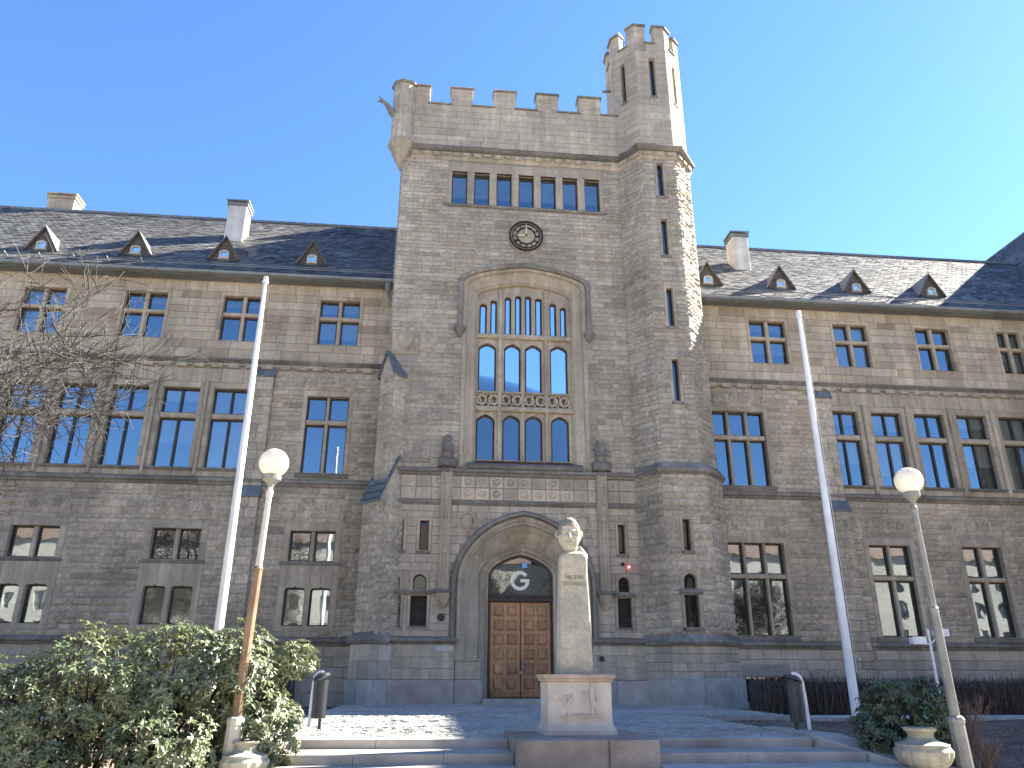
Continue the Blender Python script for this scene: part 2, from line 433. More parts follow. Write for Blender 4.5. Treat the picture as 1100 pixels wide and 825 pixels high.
def small_light(fr, u0, u1, z0, z1, sur=.1, arched=False, louvre=False, sill=True, glassy=True):
    if arched:
        l = arch((u0+u1)/2, (u1-u0)/2, z0, z1-(u1-u0)*.45, z1, 6)
    else: l = rect(u0, u1, z0, z1)
    outer = (u0-sur, u1+sur, z0-.02, z1+sur)
    if arched:
        mb = MB(); plate(mb, fr, rect(*outer), [l], -.3, .012, rng.random())
        w = lights_window(fr, [l], outer, jamb=False, louvre=louvre, fw_=.03, glassmat='glass_dark')
        old = w.data; n = mb.build('tmp', M['dressed']); w.data = n.data; w.location = Vector(n.location)-Vector(BL)
        for ch in w.children: ch.location = Vector(ch['_w']) - Vector(n['_w'])
        w['_w'] = tuple(n['_w']); bpy.data.objects.remove(n)
    else:
        w = lights_window(fr, [l], outer, louvre=louvre, fw_=.03, glassmat='glass_tower' if z0 > 8 else 'glass_dark', sill=(u0-.06, u1+.06, z0-.01, .12, .05) if sill else None)
    return w, (outer[0], outer[1], outer[2]-(.1 if sill and not arched else 0), outer[3])

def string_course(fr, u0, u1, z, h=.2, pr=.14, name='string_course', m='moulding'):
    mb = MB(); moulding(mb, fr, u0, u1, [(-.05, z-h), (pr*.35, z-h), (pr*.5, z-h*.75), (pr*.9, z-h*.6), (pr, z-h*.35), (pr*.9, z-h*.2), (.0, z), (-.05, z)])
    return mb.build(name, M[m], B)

# ---- wings -----------------------------------------------------------------
def wing(xa, xb, ups, group, singles, pairs, pil, side):
    hl, hg, hu = [], [], []
    for i, (a, b) in enumerate(ups):
        w, h = grid_window(FW, a, b, 12.66, 14.55, 2, (13.78, .15), sur=.12, stone='ashlar', mw=.14, blind=[.55,1.0,None,.8,.7,None][i % 6] if rng.random() < .8 else None, sill=False); hu.append(h)
    for k, (a, b) in enumerate(group):
        w, h = grid_window(FW, a, b, 7.72, 10.72, 2, (9.66, .2), sur=.17, wood=True, blind=(None if rng.random() < .35 else rng.choice([1.0, .75, .5])), sill=False); hg.append(h)
    for (a, b, z0, z1, cols, t, sur) in singles:
        w, h = grid_window(FW, a, b, z0, z1, cols, t, sur=sur, mw=.11, stone='dressed' if z0 > 7 else 'dressed'); hl.append(h)
    for (a, b) in pairs:     # two-light window over a panelled apron over two cusped lights
        w, h = grid_window(FW, a, b, 4.5, 5.55, 2, None, sur=.22, mw=.14, sillh=.12)
        hl.append((h[0], h[1], 2.2, h[3]))
        c = (a+b)/2; hw = (b-a-.16)/4
        ls = [[(c+s*(hw+.08)+x*hw, z) for x, z in ((-1,2.38),(1,2.38),(1,3.5),(.93,3.58),(.8,3.61),(.12,3.62),(0,3.67),(-.12,3.62),(-.8,3.61),(-.93,3.58),(-1,3.5))] for s in (-1, 1)]
        w2 = lights_window(FW, ls, (a-.22, b+.22, 2.2, 4.36), jamb=False, blind=.92 if a > -12 else .5)
        p = MB(); plate(p, FW, rect(a-.22, b+.22, 2.2, 4.36), ls, -.3, .014, .6)
        for q in range(5): fbox(p, FW, a+(b-a)*q/4-.03, a+(b-a)*q/4+.03, 3.75, 4.3, .0, .035, .6)
        p.build('apron', M['dressed'], w2)
    z0l = 2.02
    px0, px1 = pil
    # rock faced storeys
    mb = MB()
    masonry(mb, FW, xa, xb, 2.02, 7.1, hl, rough=.05, tsd=.24, ch=(.15, .26))
    near = (px1, xb) if side == 'L' else (xa, px0)
    far = (xa, px0) if side == 'L' else (px1, xb)
    masonry(mb, FW, near[0], near[1], 7.38, 11.5, hl, rough=.042, tsd=.24, ch=(.14, .22))
    # relieving arches over the ground-floor windows
    for h in hl:
        if h[3] < 7 and h[1]-h[0] > 1:
            c = (h[0]+h[1])/2; hw = (h[1]-h[0])/2+.1; zt = h[3]+.05; n = 15
            for i in range(n):
                t0 = -hw + 2*hw*i/n; t1 = t0 + 2*hw/n
                za_ = zt + .22*(1-((t0+t1)/2/hw)**2)
                rockblock(mb, FW, c+t0, c+t1, za_, za_+.5, .06, rng.random(), .004)
        elif h[3] > 10 and h[1]-h[0] > 1:
            c = (h[0]+h[1])/2; hw = (h[1]-h[0])/2+.1; zt = h[3]+.02; n = 15
            for i in range(n):
                t0 = -hw + 2*hw*i/n; t1 = t0 + 2*hw/n
                za_ = zt + .16*(1-((t0+t1)/2/hw)**2)
                rockblock(mb, FW, c+t0, c+t1, za_, min(za_+.42, 11.5), .06, rng.random(), .004)
    mb.build('rock_faced_wall', M['rock_low'], B)
    mb = MB()
    masonry(mb, FW, far[0], far[1], 7.38, 11.5, hg, rough=0, ch=(.35,.55), bl=(.5,1.1), tsd=.15)
    mb.build('window_bay_wall', M['dressed'], B)
    # piers between the bay windows
    mb = MB()
    for k in range(len(group)-1):
        a = group[k][1]+.17; b = group[k+1][0]-.17
        fbox(mb, FW, a+.02, b-.02, 7.4, 11.0, 0, .11, None, .05)
    mb.build('bay_pier', M['dressed'], B)
    mb = MB(); masonry(mb, FW, xa, xb, 11.92, 15.12, hu, rough=0, ch=(.24,.36), bl=(.5,1.2), tsd=.27)
    mb.build('ashlar_wall', M['ashlar'], B)
    gr = [] 
    mb = MB(); masonry(mb, FW, xa, xb, .75, 1.75, gr + ([(10.75, 12.3, .0, .85)] if side == 'R' else []), rough=0, ch=(.3,.4), bl=(.5,1.1), tsd=.3)
    masonry(mb, FW, xa, xb, -.6, .75, ([(10.75, 12.3, .0, .85)] if side == 'R' else []), rough=0, ch=(.4,.5), bl=(.8,1.5), tsd=.2, tmean=.3)
    mb.build('base_wall', M['ashlar_grey'], B)
    # backing (mortar bed) with real openings
    mb = MB(); holes = [rect(h[0]+.02, h[1]-.02, h[2]+.02, h[3]-.02) for h in hu+hg+hl]
    if side == 'R': holes.append(rect(10.77, 12.28, .02, .83))
    plate(mb, FW, rect(xa-.5, xb+.1, -.8, 15.2), holes, -.35, -.016, outer=False)
    mb.build('mortar_bed', M['mortar'], B)
    # courses
    string_course(FW, xa, px0-.02 if False else xb, 7.38, .28, .17)
    string_course(FW, xa, xb, 11.92, .18, .16)
    string_course(FW, xa, xb, 2.02, .26, .16)
    mb = MB(); u = xa+.1
    while u < xb-.5:
        fbox(mb, FW, u, u+.42, 11.53, 11.72, -.02, .1, None, .03); fbox(mb, FW, u+.42, u+.62, 11.62, 11.72, -.02, .07, None, .02); u += .62
    mb.build('frieze', M['dressed'], B)
    # pilaster buttress
    mb = MB(); caps = []
    for (z0, z1, pr) in ((-.6, 2.0, .34), (2.0, 6.7, .26), (6.7, 11.3, .13)):
        f = Fr((0, 27.2-pr, 0), (1,0,0), (0,-1,0))
        masonry(mb, f, px0, px1, z0, z1, (), rough=.02 if z0 > 1 else 0, ch=(.25,.4), bl=(.3,.7))
        for x, s in ((px0, -1), (px1, 1)):
            g = Fr((x, 27.2-pr if s > 0 else 27.2, 0), (0, s, 0), (s, 0, 0))
            masonry(mb, g, 0, pr, z0, z1, (), rough=.02 if z0 > 1 else 0, ch=(.25,.4), bl=(.25,.5))
    for (zt, zb, p0, p1) in ((7.12, 6.7, .12, .31), (11.58, 11.25, .0, .19)):
        n = 5; mbs = MB()
        for i in range(n):
            a = px0-.05+(px1-px0+.1)*i/n; b = px0-.05+(px1-px0+.1)*(i+1)/n
            mbs.face([(a,27.2-p1,zb),(b,27.2-p1,zb),(b,27.2-p0,zt),(a,27.2-p0,zt)], rng.random())
        mbs.face([(px0-.05,27.2-p1,zb-.06),(px1+.05,27.2-p1,zb-.06),(px1+.05,27.2-p1,zb),(px0-.05,27.2-p1,zb)], .2)
        for x in (px0-.05, px1+.05): mbs.face([(x,27.2-p1,zb),(x,27.2,zb),(x,27.2,zt),(x,27.2-p0,zt)], .4)
        mbs.face([(px0-.05,27.2-p1,zb-.06),(px0-.05,27.2,zb-.06),(px1+.05,27.2,zb-.06),(px1+.05,27.2-p1,zb-.06)], .2)
        caps.append(mbs)
    p = mb.build('pilaster_buttress', M['rock_low'], B)
    for q in caps: q.build('slate_cap', M['slate_blue'], p)
    return

LG = [(-15.6+1.8*k, -15.6+1.8*k+1.3) for k in range(-3, 5)]
wing(-23, -1.98, [(-19.6,-18.05),(-15.9,-14.35),(-12.2,-10.65),(-8.55,-7.0),(-4.88,-3.36)], LG,
     [(-5.0,-3.48,7.63,10.55,2,(9.55,.18),.16)], [(-19.1,-17.5),(-14.35,-12.75),(-9.72,-8.1),(-5.1,-3.55)], (-7.0,-6.28), 'L')
RG = [(15.2+1.81*k, 15.2+1.81*k+1.26) for k in range(5)]
wing(9.6, 25.2, [(12.4,13.93),(16.0,17.47),(19.6,21.08),(23.25,24.3)], RG,
     [(10.4,12.55,7.6,10.55,3,(9.5,.18),.15),(10.5,12.72,2.2,5.45,3,(4.25,.16),.16),(16.03,17.65,2.2,5.45,2,(4.25,.16),.2),(19.73,21.28,2.2,5.45,2,(4.25,.16),.2),(23.0,24.3,2.2,5.45,2,(4.25,.16),.12)],
     [], (14.68,15.35), 'R')
# the long bays carry a continuous sill
string_course(FW, -23, -7.02, 7.72, .14, .1, 'bay_sill'); string_course(FW, 15.37, 24.5, 7.72, .14, .1, 'bay_sill')
# basement window with iron grille, right of the turret
mb = MB(); fbox(mb, FW, 10.6, 12.4, .85, 1.25, -.2, .03, .3); fbox(mb, FW, 10.6, 10.75, 0, .85, -.2, .02); fbox(mb, FW, 12.3, 12.4, 0, .85, -.2, .02)
w = mb.build('basement_window', M['granite'], B)
mb = MB()
for i in range(8): mb.tube([FW.p(10.8+i*.2, .02, -.06), FW.p(10.8+i*.2, .84, -.06)], [.012]*2, 5)
for i in range(4): mb.tube([FW.p(10.76, .15+i*.2, -.07), FW.p(12.29, .15+i*.2, -.07)], [.012]*2, 5)
mb.build('grille', M['black'], w)
mb = MB(); mb.face([FW.p(10.75,0,-.3), FW.p(12.3,0,-.3), FW.p(12.3,.85,-.3), FW.p(10.75,.85,-.3)]); mb.build('pane', M['glass'], w)
# interior darkness behind the glass
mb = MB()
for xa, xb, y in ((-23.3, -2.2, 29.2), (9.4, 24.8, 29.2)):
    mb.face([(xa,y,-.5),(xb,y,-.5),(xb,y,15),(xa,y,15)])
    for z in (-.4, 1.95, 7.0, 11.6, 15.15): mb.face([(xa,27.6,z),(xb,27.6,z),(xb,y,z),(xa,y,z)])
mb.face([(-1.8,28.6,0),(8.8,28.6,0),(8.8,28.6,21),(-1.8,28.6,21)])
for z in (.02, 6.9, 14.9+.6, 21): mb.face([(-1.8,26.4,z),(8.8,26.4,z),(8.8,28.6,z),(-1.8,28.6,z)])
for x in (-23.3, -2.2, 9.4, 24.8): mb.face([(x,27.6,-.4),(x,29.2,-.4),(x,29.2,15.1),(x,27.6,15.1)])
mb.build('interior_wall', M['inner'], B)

# ---- roofs of the wings ----------------------------------------------------
EY, EZ, RY, RZ = 26.72, 15.28, 33.3, 21.72
SL = (RZ-EZ)/(RY-EY); LEN = math.hypot(RZ-EZ, RY-EY); UP = Vector((0, (RY-EY)/LEN, (RZ-EZ)/LEN)); NR = Vector((0, -UP.z, UP.y))
def slates(mb, O, U, V, N, ulen, vlen, clip=None, sz=(.26, .2), tmean=.45):
    rows = int(vlen/sz[1])
    for r in range(rows):
        v = r*sz[1]; off = (r % 2)*sz[0]/2 + rng.uniform(0,.03); u = -off
        rt = rng.gauss(0, .05)
        while u < ulen:
            a, b = max(0, u+.006), min(ulen, u+sz[0]-.006)
            if b-a > .04 and (clip is None or clip((a+b)/2, v)):
                l1 = rng.uniform(.012, .036); l0 = rng.uniform(.0, .004); sk = rng.uniform(-.012,.012)
                mb.face([O+U*a+V*(v+sk)+N*l1, O+U*b+V*(v-sk)+N*l1, O+U*b+V*(v+sz[1]*1.12)+N*l0, O+U*a+V*(v+sz[1]*1.12)+N*l0], min(1,max(0,rng.gauss(tmean,.21)+rt)))
            u += sz[0]
def roof(xa, xb, clip=None):
    mb = MB(); O = Vector((xa, EY, EZ))
    slates(mb, O, Vector((1,0,0)), UP, NR, xb-xa, LEN, clip)
    mb.face([(xa,EY+.02,EZ-.03),(xb,EY+.02,EZ-.03),(xb,RY,RZ-.03),(xa,RY,RZ-.03)], .1)
    mb.face([(xa,RY,RZ-.03),(xb,RY,RZ-.03),(xb,39.9,EZ-.03),(xa,39.9,EZ-.03)], .4)
    for x in (xa, xb): mb.face([(x,EY,EZ-.03),(x,RY,RZ-.03),(x,39.9,EZ-.03)], .4)
    for k in range(int((xb-xa)/.5)): 
        x = xa+k*.5; mb.box(x, x+.48, RY-.1, RY+.1, RZ-.06, RZ+.07, rng.uniform(.2,.6))
    r = mb.build('roof', M['slate'], B)
    g = MB()   # gutter, fascia
    pr = [(.0,.0),(-.01,-.06),(-.07,-.1),(-.13,-.06),(-.145,0.015)]
    A = [(xa, EY+d, EZ+z) for d, z in pr]; Bq = [(xb, EY+d, EZ+z) for d, z in pr]; g.grid([A, Bq], .6); g.face(A,.5); g.face(Bq,.5)
    g.box(xa, xb, EY+.02, 27.19, EZ-.13, EZ-.05, .3)
    g.build('gutter', M['zinc'], r)
    s = MB()   # snow guard rails
    for k, dd in enumerate((.55, .75)):
        p = Vector((0,EY,EZ)) + UP*dd + NR*(.14+.02*k)
        s.tube([(xa,p.y,p.z),(xb,p.y,p.z)], [.018]*2, 5, .6)
    x = xa+.4
    while x < xb:
        a = Vector((x,EY,EZ))+UP*.8+NR*.02; b = Vector((x,EY,EZ))+UP*.62+NR*.26; s.tube([a,b],[.02,.02],4,.6); x += 1.25
    s.build('snow_guard', M['zinc'], r)
    return r
RL = roof(-23.5, -1.97)
RR = roof(9.6, 32.6)
def dormer(x):
    Yf = EY + 1.3; zf = EZ + 1.3*SL - .02; h = 1.12; hw = .66
    mb = MB()
    Ym = Yf + h/SL; A = Vector((x, Yf-.14, zf+h)); 
    back = Vector((x, Ym+.05, zf+h))
    for s in (-1, 1):
        e = Vector((x+s*hw, Yf-.14, zf-.02)); e2 = Vector((x+s*hw*1.0, Yf+.02, zf+.0))
        mb.face([A, e, e2, back], .8, 1)
        mb.face([A+Vector((0,0,-.1)), e+Vector((-s*.1,0,0)), e, A], .3)
        mb.face([A+Vector((0,.14,-.1)), e+Vector((-s*.1,.14,0)), e+Vector((-s*.1,0,0)), A+Vector((0,0,-.1))], .3)
    mb.face([(x-hw+.06,Yf,zf-.1),(x+hw-.06,Yf,zf-.1),(x,Yf,zf+h-.06)], .5)
    d = mb.build('dormer', [M['copper'], M['slate']], B)
    f = Fr((x, Yf, 0), (1,0,0), (0,-1,0)); q = MB()
    a = arch(0, .19, zf+.06, zf+.32, zf+.42, 4); plate(q, f, a, [inset_poly(a, .055)], .0, .13, .1)
    fbox(q, f, -.22, .22, zf+.01, zf+.06, 0, .16, .1)
    q.build('frame', M['white_render'], d)
    q = MB(); q.face([f.p(p[0],p[1],.06) for p in inset_poly(a, .05)]); q.build('pane', M['glass'], d)
for x in (-19.7, -16.1, -12.5, -9.05, -5.55, 11.15, 14.4, 17.82, 21.3): dormer(x)
def chimney(x0, x1, y0, y1, z0, z1, cap=True, m='white_render'):
    mb = MB(); f = Fr((0,y0,0),(1,0,0),(0,-1,0)); fbox(mb, f, x0, x1, z0, z1, -(y1-y0), 0, .7)
    c = mb.build('chimney', M[m], B); q = MB()
    q.box(x0-.06, x1+.06, y0-.06, y1+.06, z1, z1+.14, .3); q.box(x0+.05, x1-.05, y0+.05, y1-.05, z1+.14, z1+.22, .2)
    q.box(x0-.09, x1+.09, y0-.09, y1+.09, z1+.22, z1+.28, .6)
    q.build('chimney_cap', M['zinc' if cap else 'dressed'], c)
chimney(-9.95, -9.15, 30.3, 31.1, 18.3, 20.65)
chimney(13.4, 14.15, 30.1, 30.9, 18.1, 20.4)
chimney(-19.5, -18.25, 33.4, 34.2, 20.5, 22.5, False, 'dressed')
# the cross wing that closes the right end (its roof rises above the main ridge; unseen front part added to shade the plaza)
mb = MB()
cx, cw, cy0, cy1, cz = 33.2, 7.8, 21.3, 46.0, 25.0
tr = cx-cw
Uq = Vector((0,-1,0)); 
sl = math.hypot(cw, cz-EZ); Vq = Vector((cw/sl, 0, (cz-EZ)/sl)); Nq = Vector((-Vq.z, 0, Vq.x))
slates(mb, Vector((tr,cy1,EZ)), Uq, Vq, Nq, cy1-cy0, sl)
mb.face([(tr,cy0,EZ-.03),(tr,cy1,EZ-.03),(cx,cy1,cz-.03),(cx,cy0,cz-.03)], .2)
mb.face([(cx,cy0,cz-.03),(cx,cy1,cz-.03),(cx+cw,cy1,EZ-.03),(cx+cw,cy0,EZ-.03)], .3)
mb.build('cross_roof', M['slate'], B)
mb = MB(); FC = Fr((tr+.4, 26.9, 0), (0,-1,0), (-1,0,0))
cw_h = []
for a in (1.6,):
    for z0, z1 in ((2.3,5.4),(7.7,10.6),(12.6,14.5)):
        w, h = grid_window(FC, a, a+1.5, z0, z1, 2, (z0+(z1-z0)*.64, .16)); cw_h.append(h)
masonry(mb, FC, -.2, 5.2, -.6, 15.25, cw_h, rough=.02, ch=(.3,.45), bl=(.6,1.2))
FG = Fr((tr+.4, 21.7, 0), (1,0,0), (0,-1,0))
masonry(mb, FG, 0, 2*cw-.8, -.6, 15.25, (), rough=.02, ch=(.3,.45), bl=(.6,1.2))
mb.face([FG.p(0,15.2), FG.p(2*cw-.8,15.2), FG.p(cw-.4,cz-.3)], .5)
mb.build('unseen_cross_wing_wall', M['ashlar'], B)
mb = MB(); plate(mb, FC, rect(-.3,5.2,-.6,15.3), [rect(h[0]+.02,h[1]-.02,h[2]+.02,h[3]-.02) for h in cw_h], -.35, -.016, outer=False)
mb.face([(tr+1.4,27,-.5),(tr+1.4,22,-.5),(tr+1.4,22,15.2),(tr+1.4,27,15.2)]); mb.build('unseen_cross_wing_bed', M['mortar'], B)

# ---- tower -----------------------------------------------------------------
TX0, TX1 = -2.0, 6.98
DX = 2.95
holes = []
# row of seven lights under the parapet
ls = [rect(.04+.908*k, .04+.908*k+.62, 18.55, 20.1) for k in range(7)]
outer = (-.12, 6.27, 18.5, 20.5)
mb = MB()
for k in range(8):
    a = -.12 if k == 0 else ls[k-1][1][0]; b = 6.27 if k == 7 else ls[k][0][0]
    fbox(mb, FT, a, b, 18.55, 20.1, -.32, .012)
u = -.12
for k in range(7):
    fbox(mb, FT, u, u+6.39/7, 20.1, 20.5, -.32, .014); u += 6.39/7
for k in range(7):
    w = lights_window(FT, [ls[k]], (ls[k][0][0], ls[k][1][0], 18.55, 20.1), jamb=False, blind=.72)
mb.build('window_band', M['dressed'], B)
s = MB(); moulding(s, FT, -.25, 6.4, [(-.1,18.4),(.05,18.4),(.09,18.48),(0,18.55),(-.1,18.55)]); s.build('sill', M['moulding'], B)
holes.append((-.12, 6.27, 18.42, 20.5))
# great window
gw_o = arch(DX+.05, 2.36, 7.72, 14.98, 15.72, 12, .25); gw_i = arch(DX+.05, 1.80, 7.92, 14.55, 15.1, 12, .2)
mb = MB()
def off(poly, du, dz): 
    c = DX+.05
    return [(c+(p[0]-c)*(1+du), p[1]+dz*(1 if 0 < i < len(poly)-1 else 0)) for i, p in enumerate(poly)]
loft(mb, FT, [(gw_o, -.05), (gw_o, .03), (off(gw_o,-.06,-.1), .03), (off(gw_o,-.075,-.13), -.07), (off(gw_i,.055,.12), -.2), (off(gw_i,.03,.07), -.17), (gw_i, -.25), (gw_i,-.42)])
mb.build('great_window_surround', M['dressed'], B)
hood = MB()
ho = arch(DX+.05, 2.56, 14.95, 15.03, 15.93, 14, .25)
def arcprof(poly, k, d): return [(p[0]*(1)+0, p[1]) for p in poly]
hi = arch(DX+.05, 2.37, 14.95, 14.99, 15.74, 14, .25)
loft(hood, FT, [(ho,-.02),(ho,.1),(arch(DX+.05,2.5,14.95,15.02,15.87,14,.25),.17),(hi,.1),(hi,.0)], step=3)
for s in (-1, 1):
    x = DX+.05+s*2.46
    fbox(hood, FT, x-.09, x+.09, 13.0, 15.05, -.02, .14, None, .03)
    hood.lathe([(.05,-.32),(.1,-.26),(.12,-.2),(.2,-.1),(.23,-.02),(.23,.04),(.18,.07)], FT.p(x,13.0,.05), 10, .3)
hood.build('hood_mould', M['moulding'], B)
for z in range(15):
    za = 7.6 + z*.6
    # rectangular slices the stones stop at
    def hw_at(zq):
        if zq < 14.98: return 2.36
        best = 0
        for p in gw_o:
            if p[1] >= zq: best = max(best, abs(p[0]-DX-.05))
        return best
    if za+.6 < 15: holes.append((DX+.05-2.36, DX+.05+2.36, za, za+.6))
for k in range(8):
    za = 14.9+k*.11; h_ = hw_at(za+.03)
    if h_ > .2: holes.append((DX+.05-h_-.02, DX+.05+h_+.02, za, za+.11, 0))
# tracery plate with lights
lt = []
for a, b, t in ((1.28,1.57,14.3),(1.70,1.96,14.47),(2.25,2.51,14.64),(2.65,2.90,14.72),(3.05,3.29,14.72),(3.44,3.71,14.65),(4.0,4.27,14.45),(4.41,4.66,14.3)):
    lt.append(arch((a+b)/2, (b-a)/2, 13.04, t-.1, t, 5))
lm = [arch((a+b)/2, (b-a)/2, 10.68, 12.4, 12.64, 7, .35) for a, b in ((1.27,1.95),(2.24,2.88),(3.04,3.68),(3.99,4.67))]
lo = [arch((a+b)/2, (b-a)/2, 7.98, 9.53, 9.79, 7, .35) for a, b in ((1.24,1.92),(2.2,2.86),(3.02,3.68),(3.99,4.67))]
gwin = lights_window(FT, lt+lm+lo, (1.2,4.8,7.9,15.1), dg=-.5, jamb=False, glassmat='glass_tower', fw_=.06, name='great_window')
tr_ = MB(); plate(tr_, FT, arch(DX+.05,1.80,7.9,14.55,15.1,12,.2), lt+lm+lo+[rect(1.24,2.0,10.09,10.57), rect(2.18,3.76,10.09,10.57), rect(3.93,4.7,10.09,10.57)], -.5, -.34, .55, outer=False)
for a in (2.09, 3.84): fbox(tr_, FT, a-.075, a+.075, 7.92, 14.9, -.4, -.22, None, .04)
fbox(tr_, FT, 2.95-.05, 2.95+.05, 7.92, 14.9, -.4, -.29, None, .03)
for z in (12.9, 9.98): fbox(tr_, FT, 1.2, 4.8, z-.1, z+.1, -.4, -.2, None, .04)
fbox(tr_, FT, 1.2, 4.8, 10.6, 10.67, -.4, -.25, None, .02)
tr_.face([FT.p(1.2,10.05,-.47), FT.p(4.75,10.05,-.47), FT.p(4.75,10.6,-.47), FT.p(1.2,10.6,-.47)], 0)
for i in range(8):       # carved quatrefoil panel
    u = 1.42 + i*.44
    if abs(u-2.09) < .12 or abs(u-3.84) < .12: continue
    c0 = [(u+.2*math.cos(t*math.pi/6), 10.33+.2*math.sin(t*math.pi/6)) for t in range(12)]
    plate(tr_, FT, c0, [inset_poly(c0, .055)], -.35, -.26, .8)
for i in range(17):
    u = 1.25+i*.215
    for s in (-1, 1): tr_.tube([FT.p(u,10.1,-.33), FT.p(u+s*.17,10.57,-.33)], [.028]*2, 4, .8)
tr_.build('tracery', M['dressed'], gwin)
s = MB(); moulding(s, FT, .95, 5.05, [(-.4,7.62),(.16,7.62),(.2,7.72),(.16,7.78),(-.34,8.0),(-.4,8.0)], seg=1.1); s.build('sill', M['moulding'], gwin)
# clock
ck = MB(); cc = (3.05, 17.15)
def ring(mb, r0, r1, d0, d1, n=48, tone=.5):
    ro = [(cc[0]+r1*math.cos(2*math.pi*k/n), cc[1]+r1*math.sin(2*math.pi*k/n)) for k in range(n)]
    ri = [(cc[0]+r0*math.cos(2*math.pi*k/n), cc[1]+r0*math.sin(2*math.pi*k/n)) for k in range(n)]
    plate(mb, FT, ro, [ri], d0, d1, tone)
disc = [(cc[0]+.69*math.cos(2*math.pi*k/48), cc[1]+.69*math.sin(2*math.pi*k/48)) for k in range(48)]
plate(ck, FT, disc, [], -.02, .075, .55); clock = ck.build('clock', M['dressed'], B)
for r_a, r_b in ((.62,.68),(.525,.56),(.345,.385)):
    q = MB(); ring(q,r_a,r_b,.07,.13); q.build('dial_ring', M['clockring'], clock)
for h in range(12):
    q = MB()
    t = math.pi/2 - h*math.pi/6; e = Vector((math.cos(t), math.sin(t))); s_ = Vector((-e.y, e.x)); c = Vector(cc)
    strokes = {0:(-1,0,1),1:(0,),2:(-.5,.5),3:(-1,0,1),4:(-1,0,1),5:(-.5,.5),6:(-.7,.2,1),7:(-1,0,1),8:(-1.3,-.4,.4,1.3),9:(-.6,.5),10:(-.5,.5),11:(-.7,.5)}[h]
    for k in strokes:
        a = c+e*.40+s_*k*.03; b2 = c+e*.51+s_*k*.03
        q.tube([FT.p(a.x,a.y,.09), FT.p(b2.x,b2.y,.09)], [.011]*2, 4)
    q.build('numeral', M['clockring'], clock)
for nm, e, ln, w_ in (('minute_hand',(0,1),.50,.03),('hour_hand',(-1,-.02),.36,.04)):
    q = MB(); q.tube([FT.p(cc[0]-e[0]*.12, cc[1]-e[1]*.12, .14), FT.p(cc[0]+e[0]*ln*.6, cc[1]+e[1]*ln*.6, .14), FT.p(cc[0]+e[0]*ln, cc[1]+e[1]*ln, .14)], [w_*.5, w_, .012], 6)
    q.build(nm, M['clockhand'], clock)
q = MB(); q.lathe([(.045,0),(.045,.04)], (0,0,0), 10); q.v = [tuple(FT.p(cc[0]+x, cc[1]+y, .13+z)) for x, y, z in q.v]; q.build('hub', M['clockring'], clock)
holes.append((cc[0]-.4, cc[0]+.4, cc[1]-.4, cc[1]+.4, 0))
# carved crest at the upper left
def crest(name, fr, u, z, w, h, d=.05, m='dressed', seed=1, n=7, lift=.0):
    r_ = random.Random(seed); mb = MB()
    fbox(mb, fr, u-w/2, u+w/2, z-h/2, z+h/2, -.02, d+lift, .45, .03)
    sh = [(u+w*.26*x, z+h*.3*y) for x, y in ((-1,1),(0,1.12),(1,1),(1,0),(.7,-.6),(0,-1.1),(-.7,-.6),(-1,0))]
    plate(mb, fr, sh, [], d+lift-.01, d+lift+.05, .6); si = inset_poly(sh, w*.05); plate(mb, fr, si, [], d+lift, d+lift+.075, .75)
    for i in range(n):      # curling ribbons and leaves
        x = r_.uniform(-.36,.36)*w; y = r_.choice([-1,1])*r_.uniform(.18,.34)*h; a0 = r_.uniform(0,6.28); pts = []
        for k in range(7):
            a = a0+k*.75; rr = min(w,h)*.13*(1-k*.09); pts.append(fr.p(u+max(-w*.42,min(w*.42,x+rr*math.cos(a))), z+max(-h*.42,min(h*.42,y+rr*math.sin(a))), d+lift+.02))
        mb.tube(pts, [.028,.035,.04,.036,.03,.022,.012], 5, r_.uniform(.4,.8))
    return mb.build(name, M[m], B)
crest('carved_crest', FT, -1.45, 12.35, 1.0, .95, seed=3, n=12)
holes.append((-1.95, -.95, 11.88, 12.83))
# tower masonry
mb = MB(); masonry(mb, FT, TX0, TX1, 7.62, 18.5, holes, rough=.046, tsd=.25, ch=(.13,.23), bl=(.28,.75))
masonry(mb, FT, TX0, TX1, 18.5, 20.62, holes, rough=.046, tsd=.25, ch=(.13,.23), bl=(.28,.75))
FL = Fr((TX0, 34.5, 0), (0,-1,0), (-1,0,0))
masonry(mb, FL, 0, 8.5, 11.5, 20.62, (), rough=.045, ch=(.2,.3), bl=(.4,.9))
FRt = Fr((9.3, 27.2, 0), (0,1,0), (1,0,0)); masonry(mb, FRt, 0, 7.3, 11.5, 20.62, (), rough=.045, ch=(.2,.3), bl=(.4,.9))
mb.build('tower_wall', M['rock'], B)
mb = MB()
big = [inset_poly(gw_o, .03)] + [rect(*(l[0][0], l[1][0], 18.55, 20.1)) for l in ls]
entr_o = arch(DX, 2.08, .0, 3.72, 5.80, 14, .12)
slit_x = [(-1.44,-1.14),(-.6,-.3),(6.24,6.48)]
lv_x = [(-1.66,-1.12),(-.8,-.26),(6.12,6.60)]
low_holes = []
plate(mb, FT, rect(TX0-.05, 9.2, -.6, 20.7), big+[entr_o]+[rect(a,b,4.75,5.8) for a,b in slit_x]+[rect(a-.03,b+.03,2.3,4.02) for a,b in lv_x], -.1, -.016, outer=False)
for x, dx in ((TX0, .0), (9.25, 0)): mb.face([(x+.02,26,-.5),(x+.02,34.5,-.5),(x+.02,34.5,23),(x+.02,26,23)], .5)
mb.face([(TX0,34.5,0),(9.25,34.5,0),(9.25,34.5,23),(TX0,34.5,23)], .5); mb.face([(TX0,26.3,22.3),(9.25,26.3,22.3),(9.25,34.5,22.3),(TX0,34.5,22.3)], .5)
mb.build('tower_core', M['mortar'], B)
